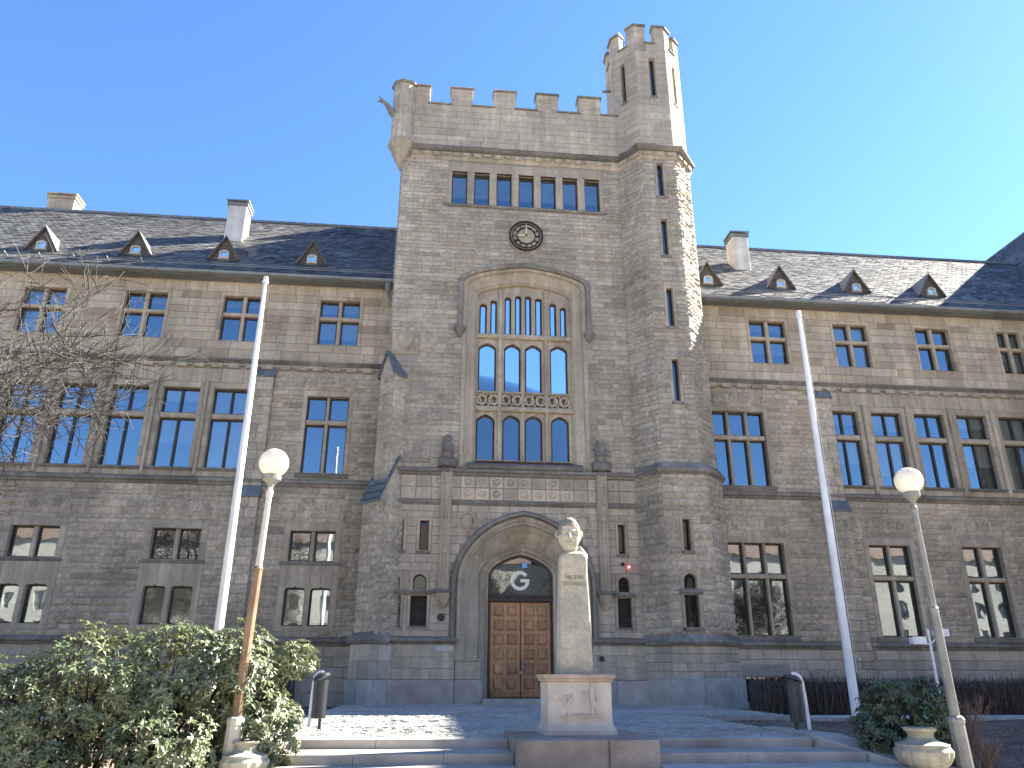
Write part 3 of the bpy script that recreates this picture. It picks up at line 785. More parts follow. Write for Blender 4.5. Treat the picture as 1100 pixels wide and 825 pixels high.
# cornice with carved blocks
def cornice(fr, u0, u1):
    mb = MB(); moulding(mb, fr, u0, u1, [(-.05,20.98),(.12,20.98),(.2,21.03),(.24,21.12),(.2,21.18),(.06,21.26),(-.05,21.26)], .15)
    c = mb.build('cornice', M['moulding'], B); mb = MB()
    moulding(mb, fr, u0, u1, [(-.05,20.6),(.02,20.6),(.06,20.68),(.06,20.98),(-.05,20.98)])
    u = u0+.08; k = 0
    while u < u1-.3:
        fbox(mb, fr, u, u+.28, 20.74+(.06 if k % 2 else 0), 20.93, .05, .16, None, .03); u += .42; k += 1
    mb.build('carved_frieze', M['dressed'], B)
cornice(FT, TX0+.3, TX1)
# parapet with merlons
FPp = Fr((0,25.9,0),(1,0,0),(0,-1,0))
mb = MB()
mer = [(-1.75,-1.02),(-.14,.8),(1.69,2.62),(3.52,4.45),(5.35,6.3)]
masonry(mb, FPp, TX0+.1, TX1, 21.26, 23.34, (), rough=0, ch=(.22,.36), bl=(.5,1.3), tsd=.2)
for a, b in mer: masonry(mb, FPp, a, b, 23.34, 24.22, (), rough=0, ch=(.2,.3), bl=(.4,.95), tsd=.2)
mb.face([FPp.p(TX0,23.34,-.02),FPp.p(7.2,23.34,-.02),FPp.p(7.2,23.34,-.5),FPp.p(TX0,23.34,-.5)], .5)
mb.face([FPp.p(TX0,21.2,-.02),FPp.p(7.2,21.2,-.02),FPp.p(7.2,23.34,-.02),FPp.p(TX0,23.34,-.02)], .4)
mb.face([FPp.p(TX0,21.2,-.5),FPp.p(7.2,21.2,-.5),FPp.p(7.2,23.34,-.5),FPp.p(TX0,23.34,-.5)], .4)
for a, b in mer: mb.box(a, b, 25.915, 26.4, 23.34, 24.22, .5)
FPl = Fr((TX0, 34.5, 0), (0,-1,0), (-1,0,0)); masonry(mb, FPl, 0, 8.4, 21.2, 23.34, (), rough=0, ch=(.25,.36), bl=(.5,1.2))
k = 0
while k < 4: 
    y = 27.3+k*1.9; mb.box(TX0, TX0+.45, y, y+.95, 23.34, 24.22, .5); k += 1
mb.box(TX0+.01, TX0+.45, 26.4, 34.5, 21.2, 23.34, .5); mb.box(TX0, 9.25, 34.05, 34.5, 21.2, 23.34, .5)
for k in range(6): mb.box(TX0+k*1.85, TX0+k*1.85+.95, 34.05, 34.5, 23.34, 24.22, .5)
par = mb.build('parapet', M['ashlar_grey'], B)
for a, b in mer:
    mb = MB(); moulding(mb, FPp, a-.05, b+.05, [(-.54,24.2),(.06,24.2),(.08,24.26),(-.02,24.36),(-.46,24.36),(-.54,24.26)], seg=3); mb.build('coping', M['moulding'], par)
gaps = [(mer[i][1], mer[i+1][0]) for i in range(4)] + [(6.3, 7.0)]
for a, b in gaps:
    mb = MB(); moulding(mb, FPp, a+.003-.06, b-.003+.06, [(-.54,23.335),(.05,23.335),(.07,23.39),(-.02,23.47),(-.46,23.47),(-.54,23.39)], seg=3); mb.build('coping', M['moulding'], par)
# bartizan on the left corner
bc = (-2.08, 26.05)
mb = MB(); n = 8; rr = .5
for i in range(n):
    a0 = 2*math.pi*(i+.5)/n; a1 = 2*math.pi*(i+1.5)/n
    p0 = Vector((bc[0]+rr*math.cos(a1), bc[1]+rr*math.sin(a1), 0)); p1 = Vector((bc[0]+rr*math.cos(a0), bc[1]+rr*math.sin(a0), 0))
    am = (a0+a1)/2; f = Fr(p0, p1-p0, (math.cos(am), math.sin(am), 0)); L_ = (p1-p0).length
    masonry(mb, f, 0, L_, 21.3, 24.15, (), rough=.012, ch=(.26,.36), bl=(.2,.45))
mb.lathe([(rr-.02,21.3),(rr-.02,24.12)], (bc[0],bc[1],0), 8, .3)
bz = mb.build('bartizan', M['ashlar_grey'], B)
mb = MB(); ro8 = lambda a, z: 1
mb.lathe([(.06,20.0),(.09,20.12),(.17,20.22),(.17,20.34),(.28,20.44),(.28,20.58),(.39,20.7),(.41,20.84),(.51,20.98),(.55,21.1),(.59,21.2),(.54,21.3)], (bc[0],bc[1],0), 8, .5)
mb.build('corbel', M['dressed'], bz)
mb = MB(); mb.lathe([(.51,24.08),(.575,24.14),(.575,24.2),(.44,24.3),(.2,24.36)], (bc[0],bc[1],0), 8, .4); mb.build('cap', M['moulding'], bz)
mb = MB(); g0 = Vector((bc[0]-.35, bc[1]-.2, 22.55))
mb.tube([g0, g0+Vector((-.16,-.1,.10)), g0+Vector((-.32,-.18,.34)), g0+Vector((-.5,-.26,.46)), g0+Vector((-.62,-.32,.47))], [.17,.15,.1,.075,.1], 7, .4)
mb.tube([g0+Vector((-.56,-.3,.52)), g0+Vector((-.68,-.35,.64))], [.05,.02], 5, .4)
mb.tube([g0+Vector((-.58,-.3,.42)), g0+Vector((-.72,-.36,.36))], [.05,.03], 5, .4)
mb.build('gargoyle', M['moulding'], bz)
# lower string courses
string_course(FT, TX0+.05, TX1, 7.64, .26, .2)
for a, b in ((TX0+.1, .05), (.5, 5.45), (5.95, 6.98)): string_course(FT, a, b, 6.5, .16, .1)
# entrance storey: smooth stone
eh = [(DX-2.46, DX+2.46, 1.9, 3.75)]
for k in range(22):
    za = 3.7+k*.115; zq = za+.03
    h_ = max([abs(p[0]-DX) for p in arch(DX,2.46,0,3.72,6.16,30,.12)[1:-1] if p[1] >= zq] or [0])
    if h_ > .1: eh.append((DX-h_, DX+h_, za, za+.115, 0))
for a, b in slit_x:
    w, h = small_light(FT, a, b, 4.78, 5.78); eh.append(h)
for k, (a, b) in enumerate(lv_x):
    w, h = small_light(FT, a, b, 2.34, 3.3, louvre=True, sill=False); eh.append((h[0],h[1],2.2,h[3]))
    w, h2 = small_light(FT, a+.05, b-.05, 3.5, 4.0, arched=True, louvre=k == 2, sill=False); eh.append(h2); eh.append((h[0],h[1],3.3,3.5))
mb = MB(); moulding(mb, FT, -1.8, -.12, [(-.02,3.33),(.06,3.33),(.1,3.4),(.06,3.47),(-.02,3.47)], seg=3); moulding(mb, FT, 5.98, 6.75, [(-.02,3.33),(.06,3.33),(.1,3.4),(.06,3.47),(-.02,3.47)], seg=3)
mb.build('label_moulding', M['moulding'], B)
mb = MB(); masonry(mb, FT, TX0, TX1, 2.02, 6.34, eh, rough=0, ch=(.24,.36), bl=(.4,.9), tsd=.18)
mb.build('entrance_wall', M['ashlar_grey'], B)
# carved panels above the entrance
mb = MB(); mp = MB()
for r_, (za, zb) in enumerate(((6.52,6.95),(6.95,7.36))):
    for (a, b, n) in ((TX0+.15, .25, 4),(.25, 5.71, 11),(5.71, 6.98, 2)):
        for i in range(n):
            x0 = a+(b-a)*i/n; x1 = a+(b-a)*(i+1)/n
            tgt = mp if (r_ == 0 and n == 11 and i in (1,2,5,6,7,8)) else mb
            fbox(tgt, FT, x0+.01, x1-.01, za+.01, zb-.01, -.02, .02, rng.random(), .02)
            cx_, cz_ = (x0+x1)/2, (za+zb)/2; w_ = (x1-x0)*.3; h_ = .13
            if (r_ == 1) or n == 11 or i == 3 or (b > 6 and i == 0):
                pts = [FT.p(cx_+w_*math.cos(t*.9)*(1-t*.06), cz_+h_*math.sin(t*.9)*(1-t*.06), .03) for t in range(8)]
                tgt.tube(pts, [.03]*8, 4, rng.random())
mb.build('carved_panel_band', M['ashlar_grey'], B); mp.build('peach_panel_band', M['peach'], B)
# two slender pilasters with carved corbels and little canopied figures
for x in (.25, 5.71):
    mb = MB()
    for k in range(7): fbox(mb, FT, x-.2, x+.2, 3.5+k*.59, 3.5+(k+1)*.59, -.02, .13, None, .02)
    for s in (-.12, .12): mb.tube([FT.p(x+s,3.5,.14), FT.p(x+s,7.6,.14)], [.045]*2, 6, .6)
    p = mb.build('wall_shaft', M['dressed'], B)
    q = MB(); moulding(q, FT, x-.32, x+.32, [(-.02,3.38),(.2,3.38),(.25,3.45),(.2,3.52),(-.02,3.52)], .2, 3)
    q.build('shaft_corbel', M['moulding'], p)
    q = MB(); q.lathe([(.05,-.5),(.12,-.42),(.19,-.28),(.24,-.1),(.25,0)], FT.p(x,3.38,.02), 10, .5, 0, lambda a, z: 1+.12*math.sin(a*5+z*9)); q.build('carved_boss', M['dressed'], p)
    f_ = MB()
    fbox(f_, FT, x-.32, x+.32, 7.64, 7.95, -.02, .3, .35, .05)
    f_.lathe([(.16,7.95),(.2,8.1),(.17,8.35),(.2,8.5),(.1,8.56),(.09,8.6),(.11,8.68),(.08,8.78),(.02,8.82)], FT.p(x,0,.12), 9, .5)
    f_.tube([FT.p(x-.17,8.45,.15), FT.p(x-.16,8.2,.3), FT.p(x+.02,8.25,.32)], [.06,.05,.04], 5, .5); f_.tube([FT.p(x+.17,8.45,.15), FT.p(x+.16,8.2,.3), FT.p(x-.02,8.2,.32)], [.06,.05,.04], 5, .5)
    f_.build('carved_figure', M['moulding'], p)
# spandrel reliefs
for x, s in ((.98,1),(4.98,2)):
    mb = MB(); r_ = random.Random(s)
    c0 = [(x+.36*math.cos(t*math.pi/8)*(1+.12*math.cos(t*math.pi)), 5.72+.42*math.sin(t*math.pi/8)*(1+.1*math.cos(t*math.pi))) for t in range(16)]
    plate(mb, FT, c0, [inset_poly(c0,.07)], .0, .05, .7)
    sh = [(x-.17,5.95),(x,6.0),(x+.17,5.95),(x+.17,5.68),(x,5.45),(x-.17,5.68)]; plate(mb, FT, sh, [], .0, .06, .6); plate(mb, FT, inset_poly(sh,.045), [], .0, .085, .8)
    sx = 1 if s == 1 else -1
    for dx, dz, r0_ in ((.5,.25,.15),(-.12,-.6,.13),(.28*0-.3,.42,.07),(.3,.45,.07)):
        cc_ = [(x+sx*dx+r0_*math.cos(t*math.pi/6), 5.72+dz+r0_*math.sin(t*math.pi/6)) for t in range(12)]; 
        if dx == .5 or dx == -.12: plate(mb, FT, cc_, [], 0, .04, .7)
    for i in range(8):
        a = i*math.pi/4; mb.tube([FT.p(x+.24*math.cos(a),5.72+.28*math.sin(a),.03), FT.p(x+.31*math.cos(a+.3),5.72+.36*math.sin(a+.3),.05)], [.03,.02], 5, .8)
    mb.build('spandrel_relief', M['dressed'], B)
# entrance arch
mb = MB()
A = lambda hw, zs, za, zb=1.95: arch(DX, hw, zb, zs, za, 14, .12)
loft(mb, FT, [(A(2.46,3.72,6.17),-.02),(A(2.46,3.72,6.17),.1),(A(2.4,3.72,6.11),.18),(A(2.3,3.72,6.02),.16),(A(2.27,3.72,5.99),.03)], step=4)
mb.build('entrance_hood', M['moulding'], B)
mb = MB()
loft(mb, FT, [(A(2.28,3.72,6.0),.03),(A(2.22,3.72,5.94),.1),(A(2.14,3.72,5.86),.05),(A(2.08,3.72,5.8),-.03),(A(2.02,3.72,5.74),.0),(A(1.97,3.72,5.69),-.1)], step=3)
I = lambda hw, zs, za: arch(DX-.03, hw, .12, zs, za, 14, .3)
def bridge(poly, zb): return [(poly[0][0], zb)] + poly[1:-1] + [(poly[-1][0], zb)]
loft(mb, FT, [(bridge(A(1.97,3.72,5.69),1.3),-.1),(bridge(I(1.46,4.02,5.12),1.3),-.55)], step=2)
loft(mb, FT, [(I(1.46,4.02,5.12),-.55),(I(1.4,4.02,5.06),-.48),(I(1.33,4.02,4.99),-.56),(I(1.25,4.04,4.92),-.6),(I(1.2,4.04,4.87),-.7),(I(1.12,4.06,4.8),-.72),(I(1.1,4.06,4.78),-.95)], step=3)
for s in (-1, 1):
    x_ = DX+s*2.12; fbox(mb, FT, x_-.17, x_+.17, 1.3, 2.05, -.7, .0, .5, .02)
    a, b = (DX-2.26, DX-1.42) if s < 0 else (DX+1.42, DX+2.26)
    fbox(mb, FT, a, b, .72, 1.3, -.9, .02, .5, .03); fbox(mb, FT, a, b, 1.27, 1.36, -.9, .06, .4, .03)
mb.build('entrance_arch', M['dressed'], B)
mb = MB()
for s in (-1, 1):
    a, b = (DX-2.26, DX-1.36) if s < 0 else (DX+1.36, DX+2.26); fbox(mb, FT, a, b, -.1, .72, -.95, .05, .3, .02)
fbox(mb, FT, DX-1.36, DX+1.36, -.1, .16, -1.1, .3, .5, .02)
mb.build('door_step', M['granite'], B)
# base of the tower
for nm, z0, z1, pr, m_, cc_ in (('base_wall',.72,1.78,.1,'ashlar_grey',(.3,.4)),('granite_plinth',-.2,.72,.16,'granite',(.7,.95))):
    mb = MB(); f = Fr((0,26-pr,0),(1,0,0),(0,-1,0))
    for a, b in ((TX0-.05, DX-2.26),(DX+2.26, 7.1)):
        mb = MB(); masonry(mb, f, a, b, z0, z1, (), rough=0, ch=cc_, bl=(.7,1.5), tsd=.22)
        mb.box(a, b, 26-pr+.012, 26.1, z0, z1-.02, .4); mb.build(nm, M[m_], B)
for a, b in ((TX0, DX-2.22),(DX+2.22, 7.05)): string_course(FT, a, b, 2.02, .26, .24)
# door
mb = MB(); FD = Fr((0,26.85,0),(1,0,0),(0,-1,0))
dl, dr = DX-.03-1.1, DX-.03+1.1
dp = arch(DX-.03, 1.1, .16, 4.06, 4.78, 14, .3)
plate(mb, FD, dp, [inset_poly(arch(DX-.03,1.1,3.38,4.06,4.78,14,.3),.07), rect(dl+.06,dr-.06,.16,3.2)], -.08, .06, .4)
fbox(mb, FD, dl, dr, 3.2, 3.38, -.05, .12, .3, .03)
door = mb.build('door', M['wood_frame'], B)
for k in range(2):
    a = dl+.07 if k == 0 else DX-.03+.012; b = DX-.03-.012 if k == 0 else dr-.07
    mb = MB(); fbox(mb, FD, a, b, .18, 3.2, -.05, .0, .55, .01)
    W_ = b-a; st = .12; pw = (W_-3*st)/2; rows = 6; ph = (3.02-.25-rows*.12)/rows
    for i in range(rows):
        z0 = .18+.25+i*(ph+.12)
        for j in range(2):
            x0 = a+st+j*(pw+st); t = rng.uniform(.2,.9)
            fbox(mb, FD, x0, x0+pw, z0, z0+ph, -.01, .022, t*.5, .02)
            fbox(mb, FD, x0+.035, x0+pw-.035, z0+.035, z0+ph-.035, .0, .05, t, .045)
    fbox(mb, FD, a, b, .18, .38, -.01, .03, .2, .02)
    mb.build('door_leaf', M['wood'], door)
mb = MB(); fbox(mb, FD, DX-.03+.03, DX-.03+.12, 1.05, 1.32, 0, .03, .6); mb.tube([FD.p(DX+.04,1.25,.03), FD.p(DX+.04,1.25,.1), FD.p(DX+.16,1.25,.1)], [.018]*3, 6, .6)
fbox(mb, FD, DX-.1, DX+0.02, .9, 1.0, 0, .04, .6)
mb.build('handle', M['zinc'], door)
mb = MB(); fan = inset_poly(arch(DX-.03,1.1,3.38,4.06,4.78,14,.3),.06); mb.face([FD.p(p[0],p[1],.0) for p in fan]); mb.build('fanlight', M['glass_tower'], door)
mb = MB(); gc = (DX-.03-.02, 3.92); pts = []; ro_, ri_ = .33, .215
ang = [R(38)+k*(R(360-38))/28 for k in range(29)]
poly = [(gc[0]+ro_*math.cos(a), gc[1]+ro_*math.sin(a)) for a in ang]
poly += [(gc[0]+ro_*1.0, gc[1]+.055), (gc[0]+.02, gc[1]+.055), (gc[0]+.02, gc[1]-.05), (gc[0]+ri_*.97, gc[1]-.05)]
poly += [(gc[0]+ri_*math.cos(a), gc[1]+ri_*math.sin(a)) for a in reversed(ang[:-2])]
plate(mb, FD, poly, [], .008, .02, .5); mb.build('letter', M['letter'], door)
mb = MB(); fbox(mb, FD, DX-.03+.06, DX-.03+.23, 4.36, 4.52, .006, .012, .5, .002); mb.build('sticker', M['sticker'], door)
# plaque, round vent, alarm lamp, camera by the door
mb = MB(); fbox(mb, Fr((0,25.9,0),(1,0,0),(0,-1,0)), .06, .64, 1.58, 1.75, .0, .03, .5, .01); mb.build('plaque', M['plaque'], B)
mb = MB(); mb.lathe([(.13,0),(.13,.03)], (0,0,0), 8); mb.v = [tuple(FT.p(.22+x, 2.62+y, .02+z)) for x, y, z in mb.v]; mb.build('wall_vent', M['black'], B)
mb = MB(); fbox(mb, FT, 5.42, 5.54, 1.3, 1.45, .1, .2, .5, .02); mb.build('door_entry_panel', M['black'], B)
red = bpy.data.materials.new('red_lamp'); red.use_nodes = True; b_ = red.node_tree.nodes['Principled BSDF']; b_.inputs['Base Color'].default_value = (.6,.03,.04,1); b_.inputs['Emission Color'].default_value = (1,.12,.15,1); b_.inputs['Emission Strength'].default_value = 1.2
mb = MB(); mb.lathe([(.04,0),(.04,.04),(.028,.06),(.01,.07)], (0,0,0), 10); mb.v = [tuple(FT.p(6.55+x, 4.33+y, .04+z)) for x, y, z in mb.v]; al = mb.build('alarm_lamp', red, B)
mb = MB(); mb.lathe([(.06,0),(.06,.1),(.03,.14)], (0,0,0), 8); mb.v = [tuple(FT.p(6.34+x, 4.42+y, .03+z)) for x, y, z in mb.v]; mb.build('camera_dome', M['black'], al)

# ---- stair turret ----------------------------------------------------------
def turret_poly(g): return [Vector((6.95-g*.2,26,0)), Vector((7.72-g,25.08-g,0)), Vector((9.12+g,25.08-g,0)), Vector((10.02+g,26,0)), Vector((10.02+g,27.35,0)), Vector((9.1,28.3,0)), Vector((7.7,28.3,0)), Vector((6.95,27.35,0))]
def tface(g, i):
    v = turret_poly(g); a, b = v[i], v[(i+1) % 8]; u = (b-a).normalized(); return Fr(a, u, (u.y, -u.x, 0)), (b-a).length
tw = MB(); tl = MB(); tt = MB(); ts = MB(); core = MB(); tp = MB(); tg = MB()
fholes = []
for (za, zb) in ((18.85,20.45),(16.15,17.78),(13.1,14.7),(10.12,11.75)):
    fr1, L1 = tface(0, 1); ww, h = small_light(fr1, .60, .84, za, zb, sur=.1); fholes.append(h)
fr1, L1 = tface(.12, 1)
lh = []
ww, h = small_light(fr1, .62, .88, 4.78, 5.82, sur=.1); lh.append(h)
ww, h = small_light(fr1, .50, .98, 2.33, 3.34, sur=.12); lh.append(h)
ww, h = small_light(fr1, .52, .96, 3.54, 4.03, sur=.12, arched=True, sill=False); lh.append(h); lh.append((.4,1.1,3.34,3.54))
q = MB(); moulding(q, fr1, .36, 1.12, [(-.02,3.36),(.06,3.36),(.1,3.43),(.06,3.5),(-.02,3.5)], seg=3); q.build('label_moulding', M['moulding'], B)
for i in range(4):
    f, L = tface(0, i); hh = fholes if i == 1 else []
    masonry(tw, f, 0, L, 7.8, 20.62, hh, rough=.062, tsd=.24, ch=(.14,.24), bl=(.28,.7))
    g, L2 = tface(.12, i); hh2 = lh if i == 1 else []
    masonry(tl, g, 0, L2, 2.1, 7.5, hh2, rough=.07, tsd=.24, ch=(.18,.3), bl=(.35,.8))
    plate(core, f, rect(0, L, 7.4, 21.2), [rect(h[0]+.02,h[1]-.02,h[2]+.02,h[3]-.02) for h in hh], -.3, -.016, outer=False)
    plate(core, g, rect(0, L2, -.5, 7.6), [rect(h[0]+.02,h[1]-.02,h[2]+.02,h[3]-.02) for h in hh2], -.3, -.016, outer=False)
    g, L3 = tface(.16, i); masonry(tp, g, 0, L3, .75, 1.8, (), rough=0, ch=(.24,.3), bl=(.5,1.0), tsd=.25)
    core.face([g.p(0,.7,-.016), g.p(L3,.7,-.016), g.p(L3,1.9,-.016), g.p(0,1.9,-.016)])
    g, L4 = tface(.28, i); masonry(tg, g, 0, L4, -.3, .75, (), rough=0, ch=(.9,1.1), bl=(1,1.6), tsd=.2)
    tg.face([g.p(0,-.3,-.014), g.p(L4,-.3,-.014), g.p(L4,.75,-.014), g.p(0,.75,-.014)], .4)
    moulding(ts, g, 0, L4, [(-.2,.82),(-.1,.8),(-.01,.74)], .5, 3)
tw.build('turret_wall', M['rock'], B); tl.build('turret_lower_wall', M['rock_low'], B); tp.build('turret_base', M['ashlar_grey'], B); tg.build('turret_plinth', M['granite'], B); ts.build('turret_plinth_slope', M['granite'], B)
mb = MB()
def octa(mb, prof, tone=None):
    rows = []
    for g, z in prof:
        rows.append([v + Vector((0,0,z)) for v in turret_poly(g)])
    for a, b in zip(rows, rows[1:]):
        for i in range(8):
            mb.face([a[i], a[(i+1)%8], b[(i+1)%8], b[i]], rng.random() if tone is None else tone)
for pr_ in ([(.05,7.36),(.18,7.38),(.26,7.46),(.28,7.56),(.22,7.62),(.0,7.88)], [(.1,1.76),(.26,1.78),(.32,1.88),(.26,1.95),(.1,2.14)],
            [(-.03,20.95),(.16,20.98),(.26,21.06),(.28,21.14),(.2,21.22),(-.05,21.42)]):
    mb = MB(); octa(mb, pr_); mb.build('turret_moulding', M['moulding'], B)
mb = MB(); octa(mb, [(.0,20.58),(.03,20.6),(.06,20.68),(.06,20.98)])
for i in range(4):
    f, L = tface(.06, i); n = max(2, int(L/.42))
    for k in range(n): fbox(mb, f, L*k/n+.06, L*(k+1)/n-.06, 20.74, 20.93, -.01, .09, None, .03)
mb.build('turret_frieze', M['dressed'], B)
mb = MB(); usl = {0: (.42, .62), 1: (.60, .82), 2: (.52, .74)}
for i in range(8):
    f, L = tface(-.02, i)
    hh = []
    if i in usl:
        a, b = usl[i]; ww, h = small_light(f, a, b, 23.9, 25.95, sur=.02); hh.append((a-.02,b+.02,23.8,25.97))
    masonry(mb, f, 0, L, 21.4, 26.75, hh, rough=0, ch=(.26,.4), bl=(.5,1.0), tsd=.2)
    plate(core, f, rect(0, L, 21.2, 26.7), [rect(*h) for h in hh], -.25, -.016, outer=False)
    # merlons sit on the corners, gaps in the middle of each face
    mid = L/2; gp = .19
    for a, b in ((0, mid-gp), (mid+gp, L)):
        masonry(mb, f, a, b, 26.75, 27.7, (), rough=0, ch=(.25,.36), bl=(.4,.8), tsd=.2)
        mb.face([f.p(a,26.7,-.3), f.p(b,26.7,-.3), f.p(b,27.7,-.3), f.p(a,27.7,-.3)], .5); mb.face([f.p(a,26.7,-.015), f.p(b,26.7,-.015), f.p(b,27.7,-.015), f.p(a,27.7,-.015)], .5)
    for x in (mid-gp, mid+gp): mb.face([f.p(x,26.7,-.002), f.p(x,26.7,-.3), f.p(x,27.7,-.3), f.p(x,27.7,-.002)], .7)
    mb.face([f.p(0,26.72,0), f.p(L,26.72,0), f.p(L,26.72,-.3), f.p(0,26.72,-.3)], .5)
tpar = mb.build('turret_parapet', M['ashlar_grey'], B)
mb = MB()
for i in range(8):
    f, L = tface(-.02, i); mid = L/2; gp = .19
    for a, b in ((0, mid-gp+.04), (mid+gp-.04, L)):
        tc_ = MB(); moulding(tc_, f, a, b, [(-.36,27.68),(.07,27.68),(.09,27.76),(-.02,27.87),(-.28,27.87),(-.36,27.76)], seg=3); tc_.build('coping', M['moulding'], tpar)
    tc_ = MB(); moulding(tc_, f, mid-gp-.06, mid+gp+.06, [(-.31,26.74),(.05,26.74),(.07,26.8),(-.02,26.88),(-.3,26.88)], seg=3); tc_.build('coping', M['moulding'], tpar)

core.build('turret_core', M['mortar'], B)
mb = MB(); mb.face([v+Vector((0,0,26.3)) for v in turret_poly(-.1)], .5)
mb.face([v+Vector((0,0,20.0)) for v in turret_poly(-.1)], .5)
mb.build('turret_roof', M['zinc'], B)
mb = MB()     # hatch cage on the turret top and a rain spout
for k in range(12):
    a = 2*math.pi*k/12; x, y = 8.05+.5*math.cos(a), 27.4+.5*math.sin(a); mb.tube([(x,y,26.4),(x,y,28.6)], [.02]*2, 4, .7)
for z in (27.6, 28.1, 28.6): mb.tube([(8.05+.5*math.cos(2*math.pi*k/12), 27.4+.5*math.sin(2*math.pi*k/12), z) for k in range(13)], [.025]*13, 4, .7)
mb.build('hatch_cage', M['zinc'], B)
mb = MB(); mb.tube([(7.0,26.5,25.25),(6.55,26.35,25.05)], [.06,.06], 7, .4); mb.build('rain_spout', M['zinc'], B)

# ---- diagonal buttress at the tower's left corner --------------------------
dg = Vector((-.7071,-.7071,0)); pd = Vector((.7071,-.7071,0)); T0 = Vector((-1.9, 26.0, 0))
def dbut(pr, hw, z0, z1, mb, rough, ch):
    E_ = T0 + dg*pr
    f = Fr(E_-pd*hw, pd, dg); masonry(mb, f, 0, 2*hw, z0, z1, (), rough=rough, ch=ch, bl=(.3,.7))
    g = Fr(E_+pd*hw, -dg, pd); masonry(mb, g, 0, pr+hw+.2, z0, z1, (), rough=rough, ch=ch, bl=(.3,.7))
    g = Fr(E_-pd*hw-dg*(pr+.9), dg, -pd); masonry(mb, g, 0, pr+.9, z0, z1, (), rough=rough, ch=ch, bl=(.3,.7))
    for ff, l in ((f, 2*hw),(Fr(E_+pd*hw, -dg, pd), pr+hw+.2),(g, pr+.9)): mb.face([ff.p(0,z0,-.014), ff.p(l,z0,-.014), ff.p(l,z1,-.014), ff.p(0,z1,-.014)], .5)
    return E_
mb = MB(); E1 = dbut(.5, .44, 2.0, 6.4, mb, .06, (.18,.28)); E2 = dbut(.18, .36, 6.4, 11.1, mb, .03, (.16,.24))
for s in (-1, 1):     # sloping shoulders under the slate
    a = E1+pd*s*.42; mb.face([a+Vector((0,0,6.4)), a-dg*.75+Vector((0,0,6.4)), a-dg*.75+Vector((0,0,7.95))], .5)
a = E2-pd*.36; b = E2+pd*.36; m_ = E2.copy(); mb.face([a+Vector((0,0,11.1)), b+Vector((0,0,11.1)), m_+Vector((0,0,11.85))], .6)
bt = mb.build('corner_buttress', M['rock_low'], B)
mb = MB(); dbut(.56, .48, .72, 1.8, mb, 0, (.4,.5)); mb.build('corner_buttress_base', M['ashlar_grey'], B)
mb = MB(); dbut(.64, .54, -.4, .72, mb, 0, (.9,1.1)); mb.build('corner_buttress_plinth', M['granite'], B)
mb = MB(); rows = []
for g_, z in ((.1,1.76),(.26,1.78),(.32,1.88),(.26,1.95),(.02,2.14)):
    E_ = T0+dg*(.5+g_*.6); hw = .44+g_*.5; rows.append([E_-pd*hw-dg*.9+Vector((0,0,z)), E_-pd*hw+Vector((0,0,z)), E_+pd*hw+Vector((0,0,z)), E_+pd*hw-dg*.8+Vector((0,0,z))])
mb.grid(rows, .5); mb.build('corner_buttress_moulding', M['moulding'], B)
mb = MB()
lo_l = E1-pd*.5+dg*.1+Vector((0,0,6.36)); lo_r = E1+pd*.5+dg*.1+Vector((0,0,6.36)); up_l = T0-pd*.5-dg*.25+Vector((0,0,8.0)); up_r = T0+pd*.5-dg*.25+Vector((0,0,8.0))
n = 6
for i in range(n):
    for j in range(3):
        q = lambda s, t: (lo_l*(1-s)+lo_r*s)*(1-t)+(up_l*(1-s)+up_r*s)*t
        o_ = Vector((0,0,.02-.02*0))
        mb.face([q(j/3,i/n)+Vector((0,0,.03)), q((j+1)/3,i/n)+Vector((0,0,.03)), q((j+1)/3,(i+1)/n), q(j/3,(i+1)/n)], rng.random())
dn = Vector((0,0,-.1))
mb.face([lo_l+dn, lo_r+dn, lo_r, lo_l], .2); mb.face([lo_r+dn, up_r+dn, up_r, lo_r], .1); mb.face([lo_l+dn, up_l+dn, up_l, lo_l], .1); mb.face([lo_l+dn, lo_r+dn, up_r+dn, up_l+dn], .1)
mb.build('slate_cap', M['slate_blue'], bt); mb = MB()
pk = E2+dg*.1+Vector((0,0,11.95)); pb = T0-dg*.5+Vector((0,0,11.95))
for s in (-1, 1):
    lo1 = E2+pd*s*.44+dg*.1+Vector((0,0,11.02)); lo2 = T0+pd*s*.44-dg*.5+Vector((0,0,11.02))
    for i in range(4):
        a0, a1 = i/4, (i+1)/4
        mb.face([lo1*(1-a0)+pk*a0+Vector((0,0,.02)), lo2*(1-a0)+pb*a0+Vector((0,0,.02)), lo2*(1-a1)+pb*a1, lo1*(1-a1)+pk*a1], rng.random())
    mb.face([lo1+dn, lo2+dn, lo2, lo1], .2); mb.face([lo1+dn, lo1, pk, pk+dn], .1)
mb.build('slate_cap', M['slate_blue'], bt)
# downpipe at the left eave end
mb = MB(); mb.tube([(-2.25,26.65,15.2),(-2.3,26.7,14.8),(-2.02,27.0,14.2)], [.07,.07,.06], 7, .3); mb.lathe([(.06,14.75),(.14,14.95),(.14,15.1)], (-2.28,26.68,0), 8, .3); mb.build('downpipe', M['zinc'], B)

